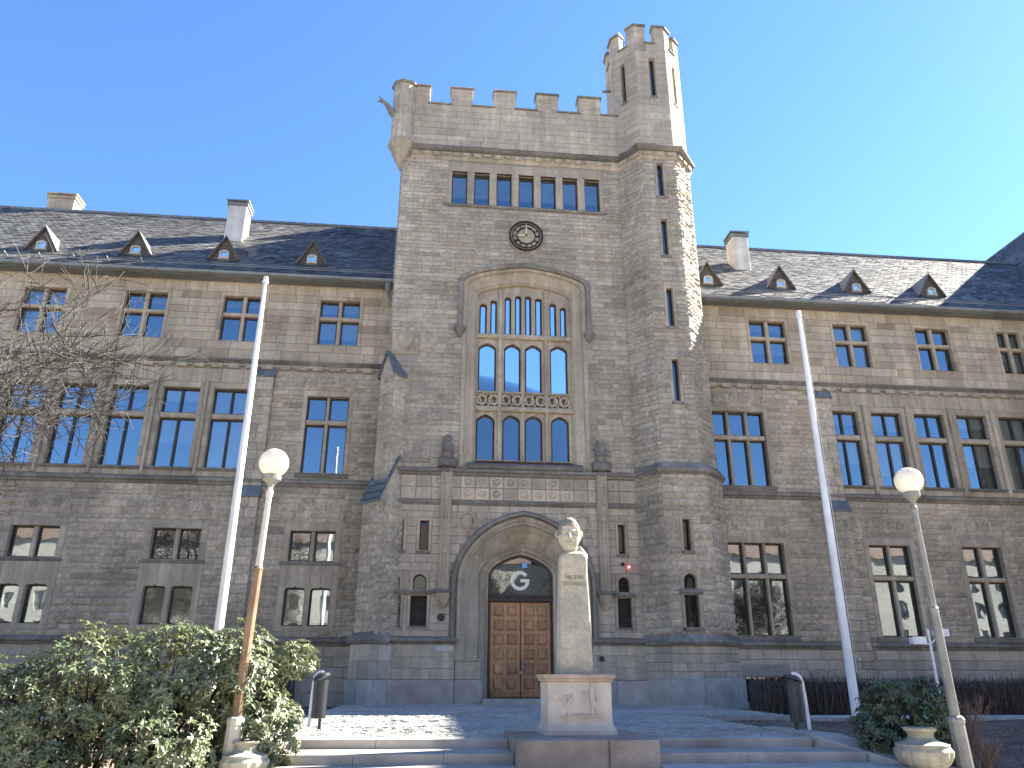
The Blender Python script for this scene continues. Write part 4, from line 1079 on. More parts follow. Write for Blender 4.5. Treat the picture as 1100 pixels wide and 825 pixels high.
# ------------------------------------------------------------------ ground, plaza, steps
def pave_mat():
    m = mat('granite_setts', [(.20,.20,.20)], use_tone=True, noise=(7,.2), big=(.6,.25), bump=None, rough=.75)
    return m
M['setts'] = mat('granite_setts', [(.25,.24,.22),(.33,.32,.295),(.40,.385,.355)], rough=.7, noise=(8,.2), big=(.6,.25), bump=(25,.4,.02))
M['soil'] = mat('soil', [(.19,.15,.115)], use_tone=False, noise=(5,.4), big=(.9,.4), bump=(18,.8,.06), rough=1, spec=.1, grain=.35)
M['gravel'] = mat('gravel_path', [(.50,.45,.38)], use_tone=False, noise=(12,.25), big=(.6,.25), bump=(60,.6,.02), rough=.95, grain=.35)  # kept pale so the unseen foreground bounces sunlight onto the facade
M['step'] = mat('step_granite', [(.30,.28,.25),(.37,.345,.31)], noise=(4,.18), big=(1.1,.25), bump=(60,.25,.008), grain=.25)
M['red_granite'] = mat('reddish_granite', [(.23,.195,.17),(.28,.24,.21)], noise=(3,.25), big=(1.4,.35), bump=(70,.2,.008), grain=.35, rough=.55)
def gz(x, y):
    if y >= 19: h = -.12
    elif y <= 10: h = -.52
    else: h = -.52 + .40*(y-10)/9
    h += .03*math.sin(x*1.3+y*.7)*math.cos(x*.6-y*1.1)*(1 if abs(x-2) > 5 else .3)
    if -2.6 < x < 6.6 and y > 9.6: h = min(h, -.62)
    if y < 10: h = -.60 if y < 9 else -.60+.08*(y-9)*0
    return h
mb = MB()
xs = [-900,-300,-100,-40]+[-24+.75*i for i in range(65)]+[40,100,300,900]
ys = [-900,-300,-100,-60,-30,-10,0,5]+[8+.5*i for i in range(42)]+[40,100,300,900]
mb.grid([[(x, y, gz(x,y)) for x in xs] for y in ys], .5)
tag(mb.build('ground', M['soil'], smooth=True), kind='structure')
mb = MB(); mb.face([(-60,-24,-.575),(60,-24,-.575),(60,9.9,-.575),(-60,9.9,-.575)]); tag(mb.build('gravel_path', M['gravel']), kind='structure')
mb = MB(); mb.face([(-200,-33,-.565),(200,-33,-.565),(200,-23,-.565),(-200,-23,-.565)])
M['asphalt'] = mat('asphalt', [(.05,.05,.052)], use_tone=False, noise=(9,.2), bump=(80,.4,.01), big=(.3,.2)); tag(mb.build('street', M['asphalt']), kind='structure')
# plaza of granite setts: each sett a slightly domed stone
mb = MB()
def sett_area(x0, x1, y0, y1, z=0.0):
    mb.face([(x0,y0,z-.012),(x1,y0,z-.012),(x1,y1,z-.012),(x0,y1,z-.012)], .05)
    y = y0; r_ = 0
    while y < y1-.02:
        d = min(.13, y1-y); x = x0 - (.07 if r_ % 2 else 0) - rng.random()*.04; r_ += 1
        while x < x1:
            w = rng.uniform(.11,.17); a, b = max(x0, x+.007), min(x1, x+w-.007); x += w
            if b-a < .04: continue
            t = min(1,max(0,rng.gauss(.5,.22))); yy0, yy1 = y+.007, y+d-.007; e = .014; h = rng.uniform(-.005,.006); tx, ty = rng.uniform(-.006,.006), rng.uniform(-.006,.006)
            A_ = [(a,yy0,z-.02),(b,yy0,z-.02),(b,yy1,z-.02),(a,yy1,z-.02)]
            T_ = [(a+e,yy0+e,z+h-tx-ty),(b-e,yy0+e,z+h+tx-ty),(b-e,yy1-e,z+h+tx+ty),(a+e,yy1-e,z+h-tx+ty)]
            mb.grid([A_, T_], t, close=True); mb.face(T_, t)
        y += d
sett_area(-2.7, 6.15, 12.86, 19.0); sett_area(-2.7, 8.6, 19.0, 26.3)
mb.box(-2.7, 6.15, 12.7, 19, -.7, -.02, .3); mb.box(-2.7, 8.6, 19, 26.3, -.7, -.02, .3)
tag(mb.build('plaza', M['setts']), kind='structure')
mb = MB()
for x0, x1 in ((8.6, 25),(-34,-2.7)):
    mb.box(x0, x1, 19.35, 21.2, -.4, -.095, .5)
tag(mb.build('path', M['gravel']), kind='structure')
mb = MB()
for x0, x1 in ((6.2, 25),(-34,-2.75)):
    x = x0
    while x < x1-.2:
        l = min(rng.uniform(.9,1.3), x1-x); fbox(mb, Fr((0,19.2,0),(1,0,0),(0,-1,0)), x+.004, x+l-.004, -.4, -.06, -.16, 0, None, .015); x += l
tag(mb.build('kerb', M['step']), kind='structure')
# leaf litter on the planting beds
M['litter'] = mat('dry_leaf_litter', [(.10,.065,.04),(.20,.13,.075),(.30,.21,.12)], noise=None, big=None, bump=None, rough=.9)
mb = MB()
for i in range(9000):
    x = rng.uniform(-12, 20); y = rng.uniform(9.7, 19)
    if -2.9 < x < 7.2 or (x < 0 and x < -8.5 and rng.random() < .6): continue
    z = gz(x,y)+.012; a = rng.uniform(0,6.28); l = rng.uniform(.025,.06); w = l*.45; c, s = math.cos(a), math.sin(a); t = rng.uniform(-.02,.03)
    mb.face([(x-c*l,y-s*l,z),(x+s*w,y-c*w,z+.008+t*.3),(x+c*l,y+s*l,z+.012+abs(t)),(x-s*w,y+c*w,z+.004)], rng.random())
tag(mb.build('leaf_litter', M['litter']), 'dry brown leaves scattered over the planting beds beside the steps', 'leaf litter', kind='stuff')

SY = [12.4, 11.6, 10.8, 10.0]
for side, (xa, xb, ed) in {'a': (-1.98, 1.165, -1), 'b': (3.175, 5.87, 1)}.items():
    mb = MB()
    for k, y in enumerate(SY):
        zt = -.13*k; y1 = 12.86 if k == 0 else SY[k-1]+.03
        ext = .42*k
        x0 = xa-(ext if ed < 0 else 0); x1 = xb+(ext if ed > 0 else 0)
        x = x0
        while x < x1-.05:
            l = rng.uniform(1.2,1.8)
            if x1-(x+l) < .6: l = x1-x
            t = rng.random(); b = .014; q0, q1 = x+.003, x+l-.003
            prof = [(y,zt-.2),(y,zt-b),(y+b*.4,zt-b*.3),(y+b,zt),(y1,zt)]
            mb.grid([[(q0,py,pz) for py,pz in prof],[(q1,py,pz) for py,pz in prof]], t)
            for q in (q0,q1): mb.face([(q,y,zt-.2)]+[(q,py,pz) for py,pz in prof[1:]]+[(q,y1,zt-.2)], t)
            x += l
    tag(mb.build('steps', M['step']), kind='structure')
# sloping side walls of the stair
for s, lab in ((-1,'low sloping stone side wall of the steps beside the large evergreen bush'),(1,'low sloping stone side wall of the steps beside the litter bin and urn')):
    xi = -1.98 if s < 0 else 5.87
    mb = MB(); pts = [(xi+s*.02, 14.3, .05), (xi+s*.02, 12.5, .05), (xi+s*.5, 11.5, -.16), (xi+s*1.3, 9.9, -.46)]
    rows = []
    for x, y, z in pts:
        w = .52 if y < 13 else .3
        a, b = (x, x+s*w)
        rows.append([(a,y,z-.6),(a,y,z-.02),(a+s*.02,y,z),(b-s*.02,y,z),(b,y,z-.02),(b,y,z-.6)])
    mb.grid(rows, .6); mb.face(rows[0], .6); mb.face(rows[-1], .6)
    tag(mb.build('stair_side_wall', M['step']), lab, 'low wall', 'side walls of the steps')

# ------------------------------------------------------------------ portrait herm on its pedestal
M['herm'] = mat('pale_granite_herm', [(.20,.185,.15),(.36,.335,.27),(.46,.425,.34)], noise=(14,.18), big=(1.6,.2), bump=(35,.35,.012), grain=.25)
M['pedestal'] = mat('pale_sandstone', [(.44,.395,.34),(.52,.47,.41)], noise=(5,.1), big=(1.8,.15), bump=(50,.2,.006), grain=.1, streak=.12)
M['pedestal_cap'] = mat('sandstone_cap', [(.36,.29,.22)], use_tone=False, noise=(6,.2), big=(2,.25), bump=(40,.2,.008))
ST = thing('portrait_monument', (2.18,12.6,-.6), 'pale stone portrait head on a tall pillar over a relief-carved pedestal and red granite block', 'statue')
mb = MB(); f = Fr((0,11.3,0),(1,0,0),(0,-1,0)); fbox(mb, f, 1.17, 2.45, -.62, .06, -1.9, 0, .4, .02); fbox(mb, f, 2.455, 3.17, -.62, .06, -1.9, -.003, .8, .02)
mb.build('granite_block', M['red_granite'], ST)
PX, PY = 2.22, 12.58
mb = MB()
def sq(mb, prof, cx, cy, tone=.5, ratio=.84):
    rows = [[(cx-h,cy-h*ratio,z),(cx+h,cy-h*ratio,z),(cx+h,cy+h*ratio,z),(cx-h,cy+h*ratio,z)] for h, z in prof]
    mb.grid(rows, tone, close=True); mb.face(rows[-1], tone); mb.face(list(reversed(rows[0])), tone)
sq(mb, [(.545,.06),(.545,.12),(.53,.135),(.495,.2),(.49,.23),(.485,.245),(.485,.785),(.495,.80)], PX, PY)
mb.build('pedestal', M['pedestal'], ST)
mb = MB(); sq(mb, [(.495,.79),(.515,.80),(.52,.83),(.54,.845),(.545,.885),(.535,.9)], PX, PY); mb.build('pedestal_cap', M['pedestal_cap'], ST)
# relief: a man with outstretched arm beside a bush
fp = Fr((0,PY-.485*.84,0),(1,0,0),(0,-1,0)); mb = MB()
def limb(pts, rads, t=.6): mb.tube([fp.p(PX+u*.95, z, .008) for u, z in pts], [r*1.25 for r in rads], 6, t)
fbox(mb, fp, PX-.3, PX+.34, .30, .325, 0, .035, .5, .01)
limb([(.19,.72),(.19,.68),(.19,.6),(.2,.53)], [.02,.03,.04,.035]); limb([(.19,.53),(.2,.44),(.19,.33)], [.032,.024,.015]); limb([(.21,.53),(.25,.44),(.3,.34),(.33,.33)], [.032,.024,.016,.012])
limb([(.19,.68),(.1,.63),(.04,.66)], [.022,.016,.01]); limb([(.22,.67),(.27,.58),(.28,.5)], [.02,.016,.012]); mb.lathe([(.005,-.035),(.025,-.02),(.03,0),(.022,.03),(.005,.038)], fp.p(PX+.185,.745,.005), 8, .6)
r_ = random.Random(5)
limb([(-.18,.33),(-.16,.42),(-.2,.5)], [.02,.016,.012])
for i in range(16):
    a = r_.uniform(.2,2.9); l = r_.uniform(.06,.14); x0, z0 = -.18+r_.uniform(-.05,.05), .44+r_.uniform(0,.08); limb([(x0,z0),(x0+l*.6*math.cos(a),z0+l*.6*math.sin(a)),(x0+l*math.cos(a+.5),z0+l*math.sin(a+.5))], [.01,.014,.006], .5)
for i in range(12): limb([(-.26+i*.035,.33),(-.25+i*.035,.35+r_.random()*.02)], [.014,.006], .5)
mb.build('pedestal_relief', M['pedestal'], ST)
# tapered pillar with rounded shoulders
mb = MB(); hy = PY+.02; rows = []
prof = [(.285,.20,.9,0),(.27,.2,.98,0),(.262,.195,1.3,0),(.256,.19,1.665,0),(.251,.185,1.67,0),(.251,.185,1.68,0),(.255,.188,1.69,0),(.235,.18,2.1,0),(.22,.17,2.45,0),(.222,.178,2.6,.0),(.218,.175,2.69,.005),(.205,.165,2.745,.01),(.17,.13,2.775,.02),(.12,.11,2.8,.0),(.10,.1,2.95,-.02)]
for hx, hh, z, dx in prof:
    n = 24; row = []
    for k in range(n):
        a = 2*math.pi*k/n; p = .22 if z < 2.7 else .22+.6*min(1,(z-2.7)/.12)
        cx_, sy_ = math.cos(a), math.sin(a)
        x = PX+.01+dx+hx*math.copysign(abs(cx_)**p, cx_); y = hy+hh*math.copysign(abs(sy_)**p, sy_)
        row.append((x+rng.uniform(-.004,.004), y+rng.uniform(-.004,.004), z))
    rows.append(row)
mb.grid(rows, .5, close=True)
for k, (dx, z0) in enumerate(((.19,2.62),(.21,2.6))): pass
mb.tube([(PX+.05,hy,2.74),(PX+.15,hy-.01,2.83),(PX+.215,hy,2.74),(PX+.225,hy,2.5)], [.08,.075,.055,.02], 8, .5)   # raised collar at the shoulder
mb.build('pillar', M['herm'], ST, smooth=False)
# head: one sculpted surface
def head_mesh(mb, c, a, b, h, yaw, tilt):
    nt, npn = 72, 60; rows = []; tones = {}
    G = lambda x, z, x0, z0, sx, sz: math.exp(-((x-x0)/sx)**2-((z-z0)/sz)**2)
    rh = random.Random(11); ph = [(rh.uniform(3,9), rh.uniform(0,6.28), rh.uniform(6,16), rh.uniform(0,6.28)) for _ in range(5)]
    for i in range(npn+1):
        v = -math.pi/2 + math.pi*i/npn; row = []
        for j in range(nt):
            t = 2*math.pi*j/nt
            dx, dy, dz = math.cos(v)*math.cos(t), math.cos(v)*math.sin(t), math.sin(v)
            # egg: jaw narrower than the skull
            w = 1 - .07*max(0, -dz)**1.2 ; x = dx*w; y = dy*(1-.10*max(0,-dz)); z = dz
            f_ = max(0, -dy)**.6 if dy < 0 else 0
            r = 1.0
            if f_ > 0:
                r += f_*(.36*G(x,z,0,-.12,.11,.17)+.12*G(x,z,0,.08,.09,.16)      # nose
                     +.09*G(x,z,-.30,.20,.2,.07)+.09*G(x,z,.30,.20,.2,.07)           # brows
                     -.24*G(x,z,-.31,.06,.17,.09)-.24*G(x,z,.31,.06,.17,.09)         # eye sockets
                     +.07*G(x,z,-.31,.05,.09,.05)+.07*G(x,z,.31,.05,.09,.05)         # eyeballs
                     +.07*G(x,z,-.42,-.16,.15,.14)+.07*G(x,z,.42,-.16,.15,.14)       # cheeks
                     +.19*G(x,z,-.15,-.37,.16,.06)+.19*G(x,z,.15,-.37,.16,.06)     # moustache
                     -.16*G(x,z,0,-.47,.18,.035)+.07*G(x,z,0,-.53,.14,.05)            # mouth
                     +.12*G(x,z,0,-.78,.26,.15)-.05*G(x,z,0,-.62,.2,.04)             # chin
                     -.05*G(x,z,-.5,-.05,.08,.25)-.05*G(x,z,.5,-.05,.08,.25))
            hair = 1 if (z > .46-.12*abs(x+.25) or (dy > -.15 and z > -.35) or (abs(x) > .66 and z > -.1)) else 0
            if hair:
                bump_ = sum(math.sin(p0*t+p1+q0*z)*math.cos(q0*z+q1+p0*.5*t) for p0,p1,q0,q1 in ph)/5
                r += .065+.05*bump_
                if dy < 0 and z > .5: r += .05*G(x,z,.35,.72,.4,.3)-.06*G(x,z,-.28,.75,.05,.4)
            px, py, pz = x*a*r, y*b*r, z*h*r if abs(dz) < .98 else z*h*(1.0+.05*hair)
            # tilt then turn
            y2 = py*math.cos(tilt)-pz*math.sin(tilt); z2 = py*math.sin(tilt)+pz*math.cos(tilt)
            x3 = px*math.cos(yaw)-y2*math.sin(yaw); y3 = px*math.sin(yaw)+y2*math.cos(yaw)
            row.append((c[0]+x3, c[1]+y3, c[2]+z2)); tones[(i,j)] = .05 if hair else (.1 if f_ > 0 and (G(x,z,-.31,.05,.13,.05)+G(x,z,.31,.05,.13,.05)+G(x,z,0,-.47,.2,.03)) > .6 else (.3 if f_ > 0 and G(x,z,-.15,-.37,.18,.06)+G(x,z,.15,-.37,.18,.06) > .5 else .8))  # weathered hair tone; eyes and mouth carry recess shade in their colour
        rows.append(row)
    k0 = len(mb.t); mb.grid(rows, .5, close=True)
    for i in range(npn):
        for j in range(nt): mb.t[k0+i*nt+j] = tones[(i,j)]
    for s in (-1, 1):     # ears
        e = Vector((s*a*.98, b*.05, h*.02)); e = Vector((e.x*math.cos(yaw)-e.y*math.sin(yaw), e.x*math.sin(yaw)+e.y*math.cos(yaw), e.z))+Vector(c)
        mb.tube([e+Vector((0,0,.07)), e+Vector((s*.02,.015,.05)), e+Vector((s*.025,.02,.01)), e+Vector((s*.012,.005,-.05)), e+Vector((0,0,-.06))], [.012,.026,.026,.02,.01], 7, .5)
mb = MB(); head_mesh(mb, (PX-.04, hy-.04, 3.06), .185, .215, .275, R(-8), R(4)); hd = mb.build('head', M['herm'], ST, smooth=True)
def text_mesh(s, size, depth):
    cu = bpy.data.curves.new('lettering', 'FONT'); cu.body = s; cu.size = size; cu.extrude = depth; cu.align_x = 'CENTER'; cu.align_y = 'CENTER'; cu.resolution_u = 2
    o = bpy.data.objects.new('lettering', cu); C.objects.link(o); dg_ = bpy.context.evaluated_depsgraph_get(); me = o.evaluated_get(dg_).to_mesh()
    vs = [tuple(v.co) for v in me.vertices]; fs = [tuple(p.vertices) for p in me.polygons]; bpy.data.objects.remove(o); return vs, fs
mb = MB()
for s, z in (('VIKTOR', 2.36), ('RYDBERG', 2.26)):
    mb = MB(); vs, fs = text_mesh(s, .088, .012); n0 = len(mb.v)
    mb.v += [(PX+.01+x*1.0, hy-.176+.0-(zz), z+y) for x, y, zz in vs]
    for q in fs: mb.f.append(tuple(n0+i for i in q)); mb.t.append(.2); mb.m.append(0)
    mb.build('inscription', M['herm'], ST)

# ------------------------------------------------------------------ lamps, flagpoles, bins, urns
opal = bpy.data.materials.new('opal_globe'); opal.use_nodes = True; n = opal.node_tree; b_ = n.nodes['Principled BSDF']
b_.inputs['Base Color'].default_value = (.70,.665,.58,1); b_.inputs['Roughness'].default_value = .3
tl_ = n.nodes.new('ShaderNodeBsdfTranslucent'); tl_.inputs[0].default_value = (.75,.72,.64,1); mx = n.nodes.new('ShaderNodeMixShader'); mx.inputs[0].default_value = .3
n.links.new(b_.outputs[0], mx.inputs[1]); n.links.new(tl_.outputs[0], mx.inputs[2]); n.links.new(mx.outputs[0], n.nodes['Material Output'].inputs[0])
M['lamp_rust'] = mat('worn_brown_lamp_paint', [(.15,.095,.055),(.21,.135,.08)], rough=.5, noise=(9,.25), big=(1.5,.3), bump=(40,.2,.004))
M['lamp_pale'] = mat('worn_pale_sunlit_lamp_paint', [(.42,.39,.33),(.52,.49,.42)], rough=.5, noise=(9,.15), big=(1.5,.2), bump=None)  # on the upper shaft the paleness stands for flare and sunlight
M['lamp_grey'] = mat('grey_lamp_paint', [(.16,.165,.155),(.21,.21,.195)], rough=.5, noise=(9,.2), big=(1.5,.25), bump=(40,.2,.004))
M['lamp_orange'] = mat('faded_orange_lamp_paint', [(.30,.15,.08),(.36,.19,.10)], rough=.5, noise=(9,.25), big=(1.8,.3), bump=None)
def lamp(loc, lean, label, m_case, m_low, m_up, zsplit):
    t = thing('street_lamp', (0,0,0), label, 'street lamp', 'globe lamps beside the steps')
    mb = MB(); mb.lathe([(.15,-.1),(.15,.05),(.125,.07),(.12,.08),(.105,.74),(.115,.75),(.12,.80),(.105,.83),(.07,.85)], n=10); mb.build('base_casing', m_case, t)
    mb = MB(); mb.lathe([(.068,.83),(.06,zsplit-.02),(.066,zsplit),(.05,zsplit+.03)], n=12); mb.build('lower_shaft', m_low, t)
    mb = MB(); mb.lathe([(.047,zsplit+.02),(.04,3.72),(.05,3.74),(.05,3.8),(.036,3.83),(.036,3.9)], n=12); mb.build('upper_shaft', m_up, t)
    mb = MB(); mb.lathe([(.036,3.86),(.05,3.9),(.1,3.95),(.13,3.97),(.135,4.03),(.1,4.05)], n=16); mb.build('globe_holder', M['lamp_grey'], t)
    mb = MB(); mb.lathe([(.21*math.cos(a), 4.22+.21*math.sin(a)) for a in (-math.pi/2+.35+(math.pi-.36)*k/20 for k in range(21))], n=32); mb.build('globe', opal, t, smooth=True)
    t.location = loc; t.rotation_euler = (0, lean, 0); return t
lamp((-2.52,11.0,-.47), R(1.6), 'globe street lamp with a rust brown lower shaft in front of the large bush', M['lamp_pale'], M['lamp_rust'], M['lamp_pale'], 2.72)
lamp((7.36,11.0,-.47), R(-.6), 'grey globe street lamp beside the stone urn and small bush', M['lamp_grey'], M['lamp_grey'], M['lamp_grey'], 2.3)
def flagpole(x, y, z0, H, label):
    t = thing('flagpole', (x,y,z0), label, 'flagpole', 'white flagpoles before the building'); f0 = z0
    mb = MB(); mb.lathe([(.115,0),(.11,.8),(.098,H*.4),(.075,H*.75),(.05,H)], (x,y,z0), 14, .6); mb.build('pole', M['white_paint'], t, smooth=False)
    mb = MB(); mb.lathe([(.05,H-.02),(.085,H),(.09,H+.05),(.06,H+.08),(.075,H+.13),(.06,H+.19),(.01,H+.22)], (x,y,z0), 10, .5); mb.build('finial', M['white_paint'], t)
    mb = MB(); mb.lathe([(.16,-.02),(.16,.12),(.12,.14)], (x,y,z0), 10, .3); mb.build('base_collar', M['zinc'], t)
    mb = MB(); mb.tube([(x+.1,y-.12,z0+1.1),(x+.09,y-.1,z0+H*.5),(x+.06,y-.07,z0+H-.05)], [.006]*3, 4, .6); mb.build('halyard', M['white_paint'], t)
    return t
flagpole(-4.95, 19.0, -.14, 11.0, 'white flagpole rising behind the large evergreen bush')
flagpole(10.2, 19.0, -.14, 10.75, 'white flagpole standing right of the stair turret behind the small bush')
M['bin'] = mat('dark_bin', [(.03,.032,.034),(.045,.047,.05)], rough=.4, noise=(6,.2), bump=None)
def bin_(loc, rz, label):
    t = thing('litter_bin', (0,0,0), label, 'litter bin', 'litter bins on the plaza edge')
    mb = MB(); mb.lathe([(.115,.17),(.12,.17),(.128,.75),(.135,.76),(.135,.79),(.12,.79),(.11,.72),(.10,.3)], n=18, tone=.4); mb.build('bin_body', M['bin'], t, smooth=False)
    mb = MB(); rows = []
    for k in range(7):      # tilted hood
        a = k/6*math.pi*.5; rows.append([(.15*math.cos(a)*math.cos(q), .15*math.cos(a)*math.sin(q), .83+.08*math.sin(a)+.05*math.cos(q)*math.cos(a)*-1) for q in (2*math.pi*j/18 for j in range(18))])
    mb.grid(rows, .6, close=True); mb.face(list(reversed(rows[0])), .2); mb.build('bin_hood', M['bin'], t)
    mb = MB(); pts = [(.17,-.02,0),(.155,-.02,.55),(.14,-.02,.78),(.11,-.02,.88),(.05,-.01,.92),(-.02,0,.92)]
    mb.tube(pts, [.032]*6, 8, .7); mb.build('bracket', M['white_paint'], t)
    mb = MB(); mb.tube([(-.03,0,-.02),(-.03,0,.2)], [.03,.03], 8, .3); mb.build('post', M['bin'], t)
    t.location = loc; t.rotation_euler = (0,0,rz); return t
bin_((6.17,13.45,0), R(-8), 'black litter bin on a curved white bracket at the right end of the top step')
bin_((-1.93,14.6,0), R(165), 'dark litter bin with a curved white bracket beside the large evergreen bush')
M['urn'] = mat('lichened_urn_stone', [(.26,.245,.19),(.35,.33,.26)], noise=(7,.22), big=(2.5,.3), bump=(30,.4,.015))
def urn(loc, label, sc=1):
    t = thing('stone_urn', (0,0,0), label, 'urn', 'stone urns flanking the steps')
    gad = lambda a, z: 1+.06*abs(math.sin(a*6))*(1 if .12 < z < .42 else 0)
    mb = MB(); mb.lathe([(.2,-.08),(.2,.0),(.17,.03),(.13,.06),(.12,.1),(.17,.12),(.24,.16),(.31,.23),(.355,.31),(.365,.38),(.35,.42),(.34,.44)], n=72, mod=gad); mb.build('bowl', M['urn'], t, smooth=False)
    mb = MB(); mb.lathe([(.34,.435),(.35,.45),(.345,.465),(.27,.49),(.215,.505),(.17,.54),(.165,.58),(.175,.61),(.205,.63),(.215,.655),(.205,.67),(.18,.668),(.16,.6)], n=40); mb.build('rim', M['urn'], t)
    mb = MB(); mb.lathe([(.165,.0),(.165,.005),(.08,.02)], (0,0,.62), 16); mb.build('planting_soil', M['soil'], t)
    t.location = loc; t.scale = (sc,)*3; return t
urn((6.76,10.95,-.44), 'pale stone urn with gadrooned bowl in front of the small right-hand bush')
urn((-2.32,10.95,-.44), 'grey stone urn half hidden behind the rust brown lamp post', .8)
# floodlights on a thin white post behind the right lamp
t = thing('floodlight_post', (11.75,18.0,-.15), 'pair of small white floodlights on a thin white post behind the grey lamp', 'floodlight')
mb = MB(); mb.tube([(11.75,18,-.15),(11.75,18,1.95)], [.035,.03], 8, .6); mb.build('post', M['white_paint'], t)
for dx, tl2 in ((-.3,-.25),(.3,.2)):
    mb = MB(); c = Vector((11.75+dx,18,1.78+tl2*.4)); 
    mb.box(c.x-.15,c.x+.15,c.y-.08,c.y+.1,c.z-.07,c.z+.07,.6); mb.box(c.x-.165,c.x+.165,c.y-.1,c.y-.08,c.z-.085,c.z+.085,.4)
    mb.tube([c+Vector((0,.05,-.05)), (11.75,18,1.6)], [.02,.02], 5, .5); mb.build('floodlight', M['white_paint'], t)

# ------------------------------------------------------------------ planting
def leafmat(name, cols, rough=.38):
    m = mat(name, cols, rough=rough, noise=None, big=None, bump=None, spec=.5)
    n = m.node_tree; b_ = n.nodes['Principled BSDF']; src = b_.inputs['Base Color'].links[0].from_socket
    tr_n = n.nodes.new('ShaderNodeBsdfTranslucent'); n.links.new(src, tr_n.inputs[0]); mx = n.nodes.new('ShaderNodeMixShader'); mx.inputs[0].default_value = .18
    n.links.new(b_.outputs[0], mx.inputs[1]); n.links.new(tr_n.outputs[0], mx.inputs[2]); n.links.new(mx.outputs[0], n.nodes['Material Output'].inputs[0]); return m
M['leaf'] = leafmat('evergreen_leaf', [(.05,.07,.035),(.10,.125,.06),(.15,.17,.085),(.22,.215,.115),(.28,.21,.12)])
M['leaf_dark'] = leafmat('dark_evergreen_leaf', [(.035,.06,.028),(.06,.09,.042),(.09,.12,.055),(.13,.15,.07)])
M['twig'] = mat('twig_bark', [(.032,.029,.026),(.06,.055,.049)], noise=None, big=None, bump=None, rough=.9)
M['bark'] = mat('grey_bark', [(.085,.075,.06),(.15,.13,.11)], noise=(8,.3), big=None, bump=(25,.4,.02), rough=.95)
M['twig_red'] = mat('reddish_twig', [(.16,.085,.065),(.26,.15,.11)], noise=None, big=None, bump=None, rough=.8)
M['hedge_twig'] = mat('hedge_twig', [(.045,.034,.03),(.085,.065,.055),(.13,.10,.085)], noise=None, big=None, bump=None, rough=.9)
def whorl(mb, p, d, r_, L, n, droop, tone):
    d = d.normalized(); x = d.orthogonal().normalized(); y = d.cross(x); a0 = r_.uniform(0,6.28)
    for k in range(n):
        a = a0 + k*2*math.pi/n + r_.uniform(-.25,.25); o = x*math.cos(a)+y*math.sin(a)
        up_ = r_.uniform(.05,.75); l = L*r_.uniform(.7,1.15); w = l*r_.uniform(.13,.18)
        e1 = (o + d*up_).normalized(); e2 = (o + d*(up_-.5) + Vector((0,0,-droop))).normalized(); s = e1.cross(d)
        if s.length < 1e-4: continue
        s = s.normalized()*w; p1 = p+e1*l*.5; p2 = p1+e2*l*.5; t = min(1,max(0,tone+r_.gauss(0,.13))); m_ = Vector(d)*w*.35
        mb.face([p+s*.2, p1+s+m_, p1, p-s*.0], t); mb.face([p-s*.2, p, p1, p1-s+m_], t)
        mb.face([p1+s+m_, p2, p1], t); mb.face([p1, p2, p1-s+m_], t)
def bush(name, loc, blobs, dens, L, droop, mleaf, label, seed, stems, gap=0.0, toneup=.25):
    r_ = random.Random(seed); t = thing(name, loc, label, 'bush')
    mb = MB(); st = MB(); n_ph = [(Vector((r_.uniform(-1,1),r_.uniform(-1,1),r_.uniform(-1,1)))*r_.uniform(2.5,5), r_.uniform(0,6.28)) for _ in range(6)]
    def nz(p): return sum(math.sin(k.dot(p)+f) for k, f in n_ph)/6
    for bi, (c, rad) in enumerate(blobs):
        c = Vector(c); rx, ry, rz_ = rad; area = 4*math.pi*((rx*ry)**1.6+(rx*rz_)**1.6+(ry*rz_)**1.6)**(1/1.6)/3**(1/1.6)
        for i in range(int(area*dens)):
            v = Vector((r_.gauss(0,1),r_.gauss(0,1),r_.gauss(0,1))).normalized()
            layer = r_.random(); k = 1.0 if layer < .62 else r_.uniform(.55,.95)
            p = c+Vector((v.x*rx,v.y*ry,v.z*rz_))*k*(1+.22*nz(c+v*1.0)+r_.gauss(0,.05))
            if p.z < loc[2]+.05: continue
            nin = sum(1 for bj,(c2,r2_) in enumerate(blobs) if bj != bi and (((p.x-c2[0])/r2_[0])**2+((p.y-c2[1])/r2_[1])**2+((p.z-c2[2])/r2_[2])**2) < .6)
            if nin and r_.random() < .75: continue
            if nz(p*1.7) < -.42+gap: continue        # open pockets
            d = Vector((v.x/rx, v.y/ry, v.z/rz_)).normalized()*.8+Vector((r_.uniform(-.3,.3),r_.uniform(-.3,.3),.55))
            tone = .30+.22*nz(p*2.3)+(toneup if r_.random() < .12 else 0)
            whorl(mb, p, d, r_, L*r_.uniform(.8,1.2), r_.randint(6,9), droop, tone)
            if r_.random() < .35: st.tube([p, p-d.normalized()*r_.uniform(.1,.3)], [.006,.009], 3, r_.random(), 0, False)
    for i in range(stems):
        c, rad = r_.choice(blobs); b0 = Vector((loc[0]+r_.gauss(0,.35*abs(blobs[0][1][0])), loc[1]+r_.gauss(0,.25), loc[2])); e = Vector(c)+Vector((r_.uniform(-.7,.7)*rad[0], r_.uniform(-.7,.7)*rad[1], r_.uniform(0,.7)*rad[2]))
        b0 = Vector((b0.x*.4+c[0]*.6, b0.y*.5+c[1]*.5, loc[2]-.05))
        m1 = b0.lerp(e,.35)+Vector((r_.uniform(-.2,.2),r_.uniform(-.2,.2),.05)); m2 = b0.lerp(e,.7)+Vector((r_.uniform(-.15,.15),r_.uniform(-.15,.15),.08))
        st.tube([b0,m1,m2,e], [.035,.026,.016,.007], 5, r_.random())
    mb.build('foliage', mleaf, t); st.build('stems', M['twig'], t); return t
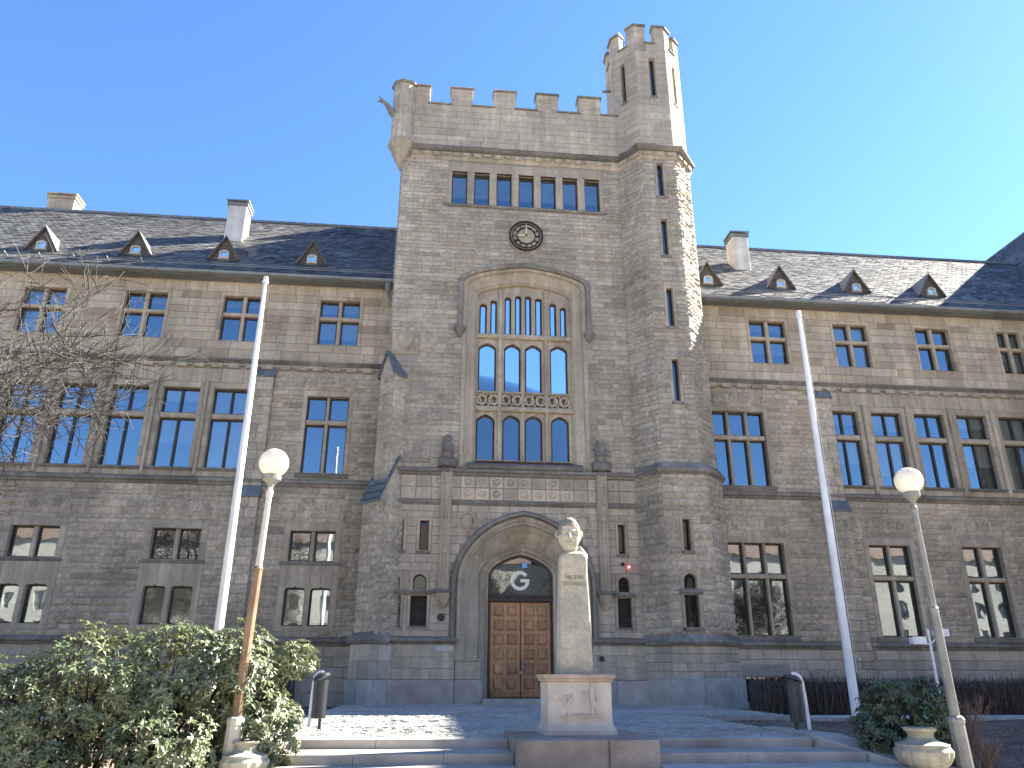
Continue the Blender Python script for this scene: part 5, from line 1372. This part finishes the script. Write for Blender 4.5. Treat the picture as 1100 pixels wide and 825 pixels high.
bush('evergreen_bush', (-4.1,11.2,-.48), [((-5.6,11.2,.35),(1.15,.8,.72)),((-4.6,11.4,.62),(.9,.8,.8)),((-3.55,11.5,.80),(.85,.8,.78)),((-2.75,11.6,.82),(.7,.7,.70)),((-2.3,11.5,.2),(.58,.55,.55)),((-3.3,11.0,.05),(.75,.6,.5)),((-6.7,11.4,.2),(.9,.8,.75)),((-1.95,11.7,1.1),(.32,.3,.22)),((-4.9,10.9,-.05),(.7,.45,.42))],
     72, .125, .25, M['leaf'], 'large spreading evergreen bush with sunlit leaf tips left of the steps', 3, 60)
bush('evergreen_bush', (7.15,11.8,-.44), [((7.05,11.9,.38),(.52,.45,.42)),((7.55,12.0,.4),(.42,.42,.44)),((6.65,11.75,.1),(.35,.32,.32)),((7.0,11.7,-.1),(.45,.35,.28)),((7.8,12.0,.1),(.3,.35,.35))],
     80, .13, .6, M['leaf_dark'], 'small dark drooping evergreen bush behind the stone urn', 8, 26, toneup=.1)
def twig_shrub(name, loc, H, n, spread, m, label, seed, cat='shrub', rad=.007):
    r_ = random.Random(seed); t = thing(name, loc, label, cat); mb = MB()
    for i in range(n):
        a = r_.uniform(0,6.28); s = r_.uniform(.1,1)*spread; b0 = Vector(loc)+Vector((r_.gauss(0,.08),r_.gauss(0,.08),-.03)); h = H*r_.uniform(.6,1)
        e = b0+Vector((math.cos(a)*s,math.sin(a)*s,h)); m1 = b0.lerp(e,.5)+Vector((r_.uniform(-.08,.08),r_.uniform(-.08,.08),.05)); mb.tube([b0,m1,e], [rad,rad*.8,rad*.35], 4, r_.random(), 0, False)
        for k in range(4):
            q = b0.lerp(e, r_.uniform(.4,.95)); f_ = q+Vector((r_.uniform(-.15,.15),r_.uniform(-.15,.15),r_.uniform(.05,.2))); mb.tube([q,f_], [rad*.6,rad*.3], 3, r_.random(), 0, False)
    mb.build('twigs', m, t); return t
twig_shrub('bare_shrub', (9.6,14.2,-.34), 1.0, 60, .55, M['twig_red'], 'small bare shrub with reddish twigs right of the grey lamp', 4)
twig_shrub('bare_shrub', (8.25,11.9,-.45), .55, 22, .5, M['litter'], 'thin dry stems at the foot of the grey lamp', 6)
# clipped bare hedge at the foot of the right wing (and its twin on the left, behind the bush)
def hedge(x0, x1, label, seed, dens=230):
    r_ = random.Random(seed); y0, y1 = 21.6, 22.5
    t = thing('hedge', ((x0+x1)/2,(y0+y1)/2,-.12), label, 'hedge', 'bare hedges along the wings'); mb = MB()
    for i in range(int((x1-x0)*dens)):
        x = r_.uniform(x0,x1); y = y0+(y1-y0)*r_.random()**1.7; h = .86+r_.gauss(0,.05)+.04*math.sin(x*1.9); z0 = -.13
        if r_.random() < .45: z0 = r_.uniform(0,.5)
        p0 = Vector((x,y,z0)); p2 = Vector((x+r_.gauss(0,.12), y+r_.gauss(0,.07), h*r_.uniform(.75,1.03))); p1 = p0.lerp(p2,.5)+Vector((r_.gauss(0,.05),r_.gauss(0,.05),0))
        mb.tube([p0,p1,p2], [.011,.009,.005], 3, r_.random(), 0, False)
    mb.build('twigs', M['hedge_twig'], t)
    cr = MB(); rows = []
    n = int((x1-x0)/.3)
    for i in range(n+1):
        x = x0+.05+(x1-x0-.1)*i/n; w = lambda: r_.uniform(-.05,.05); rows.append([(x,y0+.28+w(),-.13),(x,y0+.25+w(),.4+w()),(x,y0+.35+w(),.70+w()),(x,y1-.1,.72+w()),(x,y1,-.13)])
    cr.grid(rows, .0); cr.face(rows[0],0); cr.face(rows[-1],0); cr.build('dark_core', M['hedge_twig'], t); return t  # solid dark core added inside, its colour standing for shade between the twigs
hedge(8.9, 24.5, 'long clipped bare brown hedge along the base of the right wing', 21)
hedge(-22, -3.6, 'clipped bare brown hedge along the left wing behind the large bush', 22, 90)
# bare tree entering from the left
def tree(loc, H, spread, label, seed, trunk_r=.16, levels=5, twigr=.006, first=.3, group=None, name='bare_tree', lean=(0,0)):
    r_ = random.Random(seed); t = thing(name, loc, label, 'tree', group); tk = MB(); cr = MB()
    def grow(p, d, L, r, lev):
        pts = [p]; rad = [r]; q = p; dd = d.copy(); n = 4 if lev < 3 else 3
        for k in range(n):
            dd = (dd + Vector((r_.gauss(0,.16),r_.gauss(0,.16),r_.gauss(.02,.10)))).normalized(); q = q+dd*L/n; pts.append(q); rad.append(r*(1-.5*(k+1)/n))
        mb = tk if lev == 0 else cr
        mb.tube(pts, [max(twigr*.6,x) for x in rad], 8 if lev == 0 else (5 if lev < 3 else 3), r_.random(), 0, False)
        if lev >= levels: return
        nb = ({0:8,1:7,2:6,3:5,4:4} if levels > 4 else {0:7,1:6,2:5,3:4})[lev]
        for k in range(nb):
            s = r_.uniform(first if lev == 0 else .2, 1.0); i = min(n-1,int(s*n)); f_ = s*n-i; o = pts[i].lerp(pts[i+1],f_)
            a = r_.uniform(0,6.28); x = d.orthogonal().normalized(); y = d.cross(x); ang = r_.uniform(.5,1.15)
            nd = (d*math.cos(ang)+(x*math.cos(a)+y*math.sin(a))*math.sin(ang)*spread+Vector((0,0,.10))).normalized()
            grow(o, nd, L*r_.uniform(.5,.72), rad[i]*r_.uniform(.42,.6), lev+1)
    grow(Vector(loc), Vector((lean[0],lean[1],1)).normalized(), H*.52, trunk_r, 0)
    tk.build('trunk', M['bark'], t); cr.build('crown', M['twig'], t); return t
tree((-10.5,13.6,-.45), 11.0, 1.1, 'bare winter tree with a tangle of fine twigs before the left wing', 12, .2, 5, .0115, .3, lean=(.03,.02))

# ------------------------------------------------------------------ across the street, seen only in the window panes
M['ochre'] = mat('ochre_plaster', [(.44,.40,.335),(.54,.50,.43)], noise=(3,.2), big=(.2,.2), bump=(20,.2,.02), use_tone=True)
M['plaster'] = mat('pale_plaster', [(.50,.44,.34),(.58,.52,.42)], noise=(2,.1), big=(.2,.2), bump=None)
M['tile'] = mat('red_tile', [(.15,.10,.08),(.22,.15,.12)], noise=(3,.3), big=(.2,.2), bump=None)
def block(x0, x1, y0, y1, h, rh, mw_, label, cols):
    t = thing('apartment_block', ((x0+x1)/2,(y0+y1)/2,-.58), label, 'building', 'apartment blocks across the street'); f = Fr((0,y1,0),(-1,0,0),(0,1,0)); mb = MB()
    hs = []
    for i in range(cols):
        for k in range(int((h-1)/3.2)):
            c = -(x0+(x1-x0)*(i+.5)/cols); hs.append((c-.6,c+.6,1.2+k*3.2,3.0+k*3.2))
    plate(mb, f, rect(-x1,-x0,-.6,h), [rect(*q) for q in hs], -.25, 0, .5)
    for xx in (x0,x1): mb.face([(xx,y0,-.6),(xx,y1,-.6),(xx,y1,h),(xx,y0,h)], .5)
    mb.face([(x0,y0,-.6),(x1,y0,-.6),(x1,y0,h),(x0,y0,h)], .5); mb.build('wall', M[mw_], t)
    mb = MB(); ym = (y0+y1)/2; mb.face([(x0,y1+.4,h-.1),(x1,y1+.4,h-.1),(x1,ym,h+rh),(x0,ym,h+rh)], .5); mb.face([(x0,y0-.4,h-.1),(x1,y0-.4,h-.1),(x1,ym,h+rh),(x0,ym,h+rh)], .5)
    for xx in (x0,x1): mb.face([(xx,y0,h),(xx,ym,h+rh-.1),(xx,y1,h)], .5)
    mb.build('roof', M['tile'], t); mb = MB()
    for q in hs: mb.face([f.p(q[0],q[2],-.2),f.p(q[1],q[2],-.2),f.p(q[1],q[3],-.2),f.p(q[0],q[3],-.2)], .5); fbox(mb, f, (q[0]+q[1])/2-.05, (q[0]+q[1])/2+.05, q[2], q[3], -.2, -.1, .5, .005)
    mb.build('windows', M['zinc'], t)
block(-70,-7.5,-52,-38,15.5,6,'ochre','ochre plastered apartment block with tiled roof across the street, left of the pale one',18)
block(-7,14,-54,-40,13.5,5.5,'plaster','pale plastered apartment block with red roof across the street',7)
block(14.5,80,-52,-38,15,6,'ochre','ochre plastered apartment block with tiled roof across the street, right of the pale one',19)
st_tree = tree((0,0,-.6), 11.5, 1.0, 'bare street tree before the left ochre block', 40, .2, 5, .016, .35, 'street trees across the lawn', 'street_tree')
for i, (x, y, sc, lab) in enumerate(((-14,-19,1,None),(-25,-20,1.05,'bare street tree at the far left of the ochre block'),(3,-20,1.05,'bare street tree before the middle of the pale block'),(12,-18,.95,'bare street tree before the gap right of the pale block'),(22,-19,1.1,'bare street tree before the right ochre block'),(33,-21,1.0,'bare street tree at the far right of the ochre block'))):
    o = st_tree if i == 0 else copy_tree(st_tree)
    o.location = (x, y, -.6); o.rotation_euler = (0, 0, i*1.3); o.scale = (sc,)*3
    if lab: o['label'] = lab
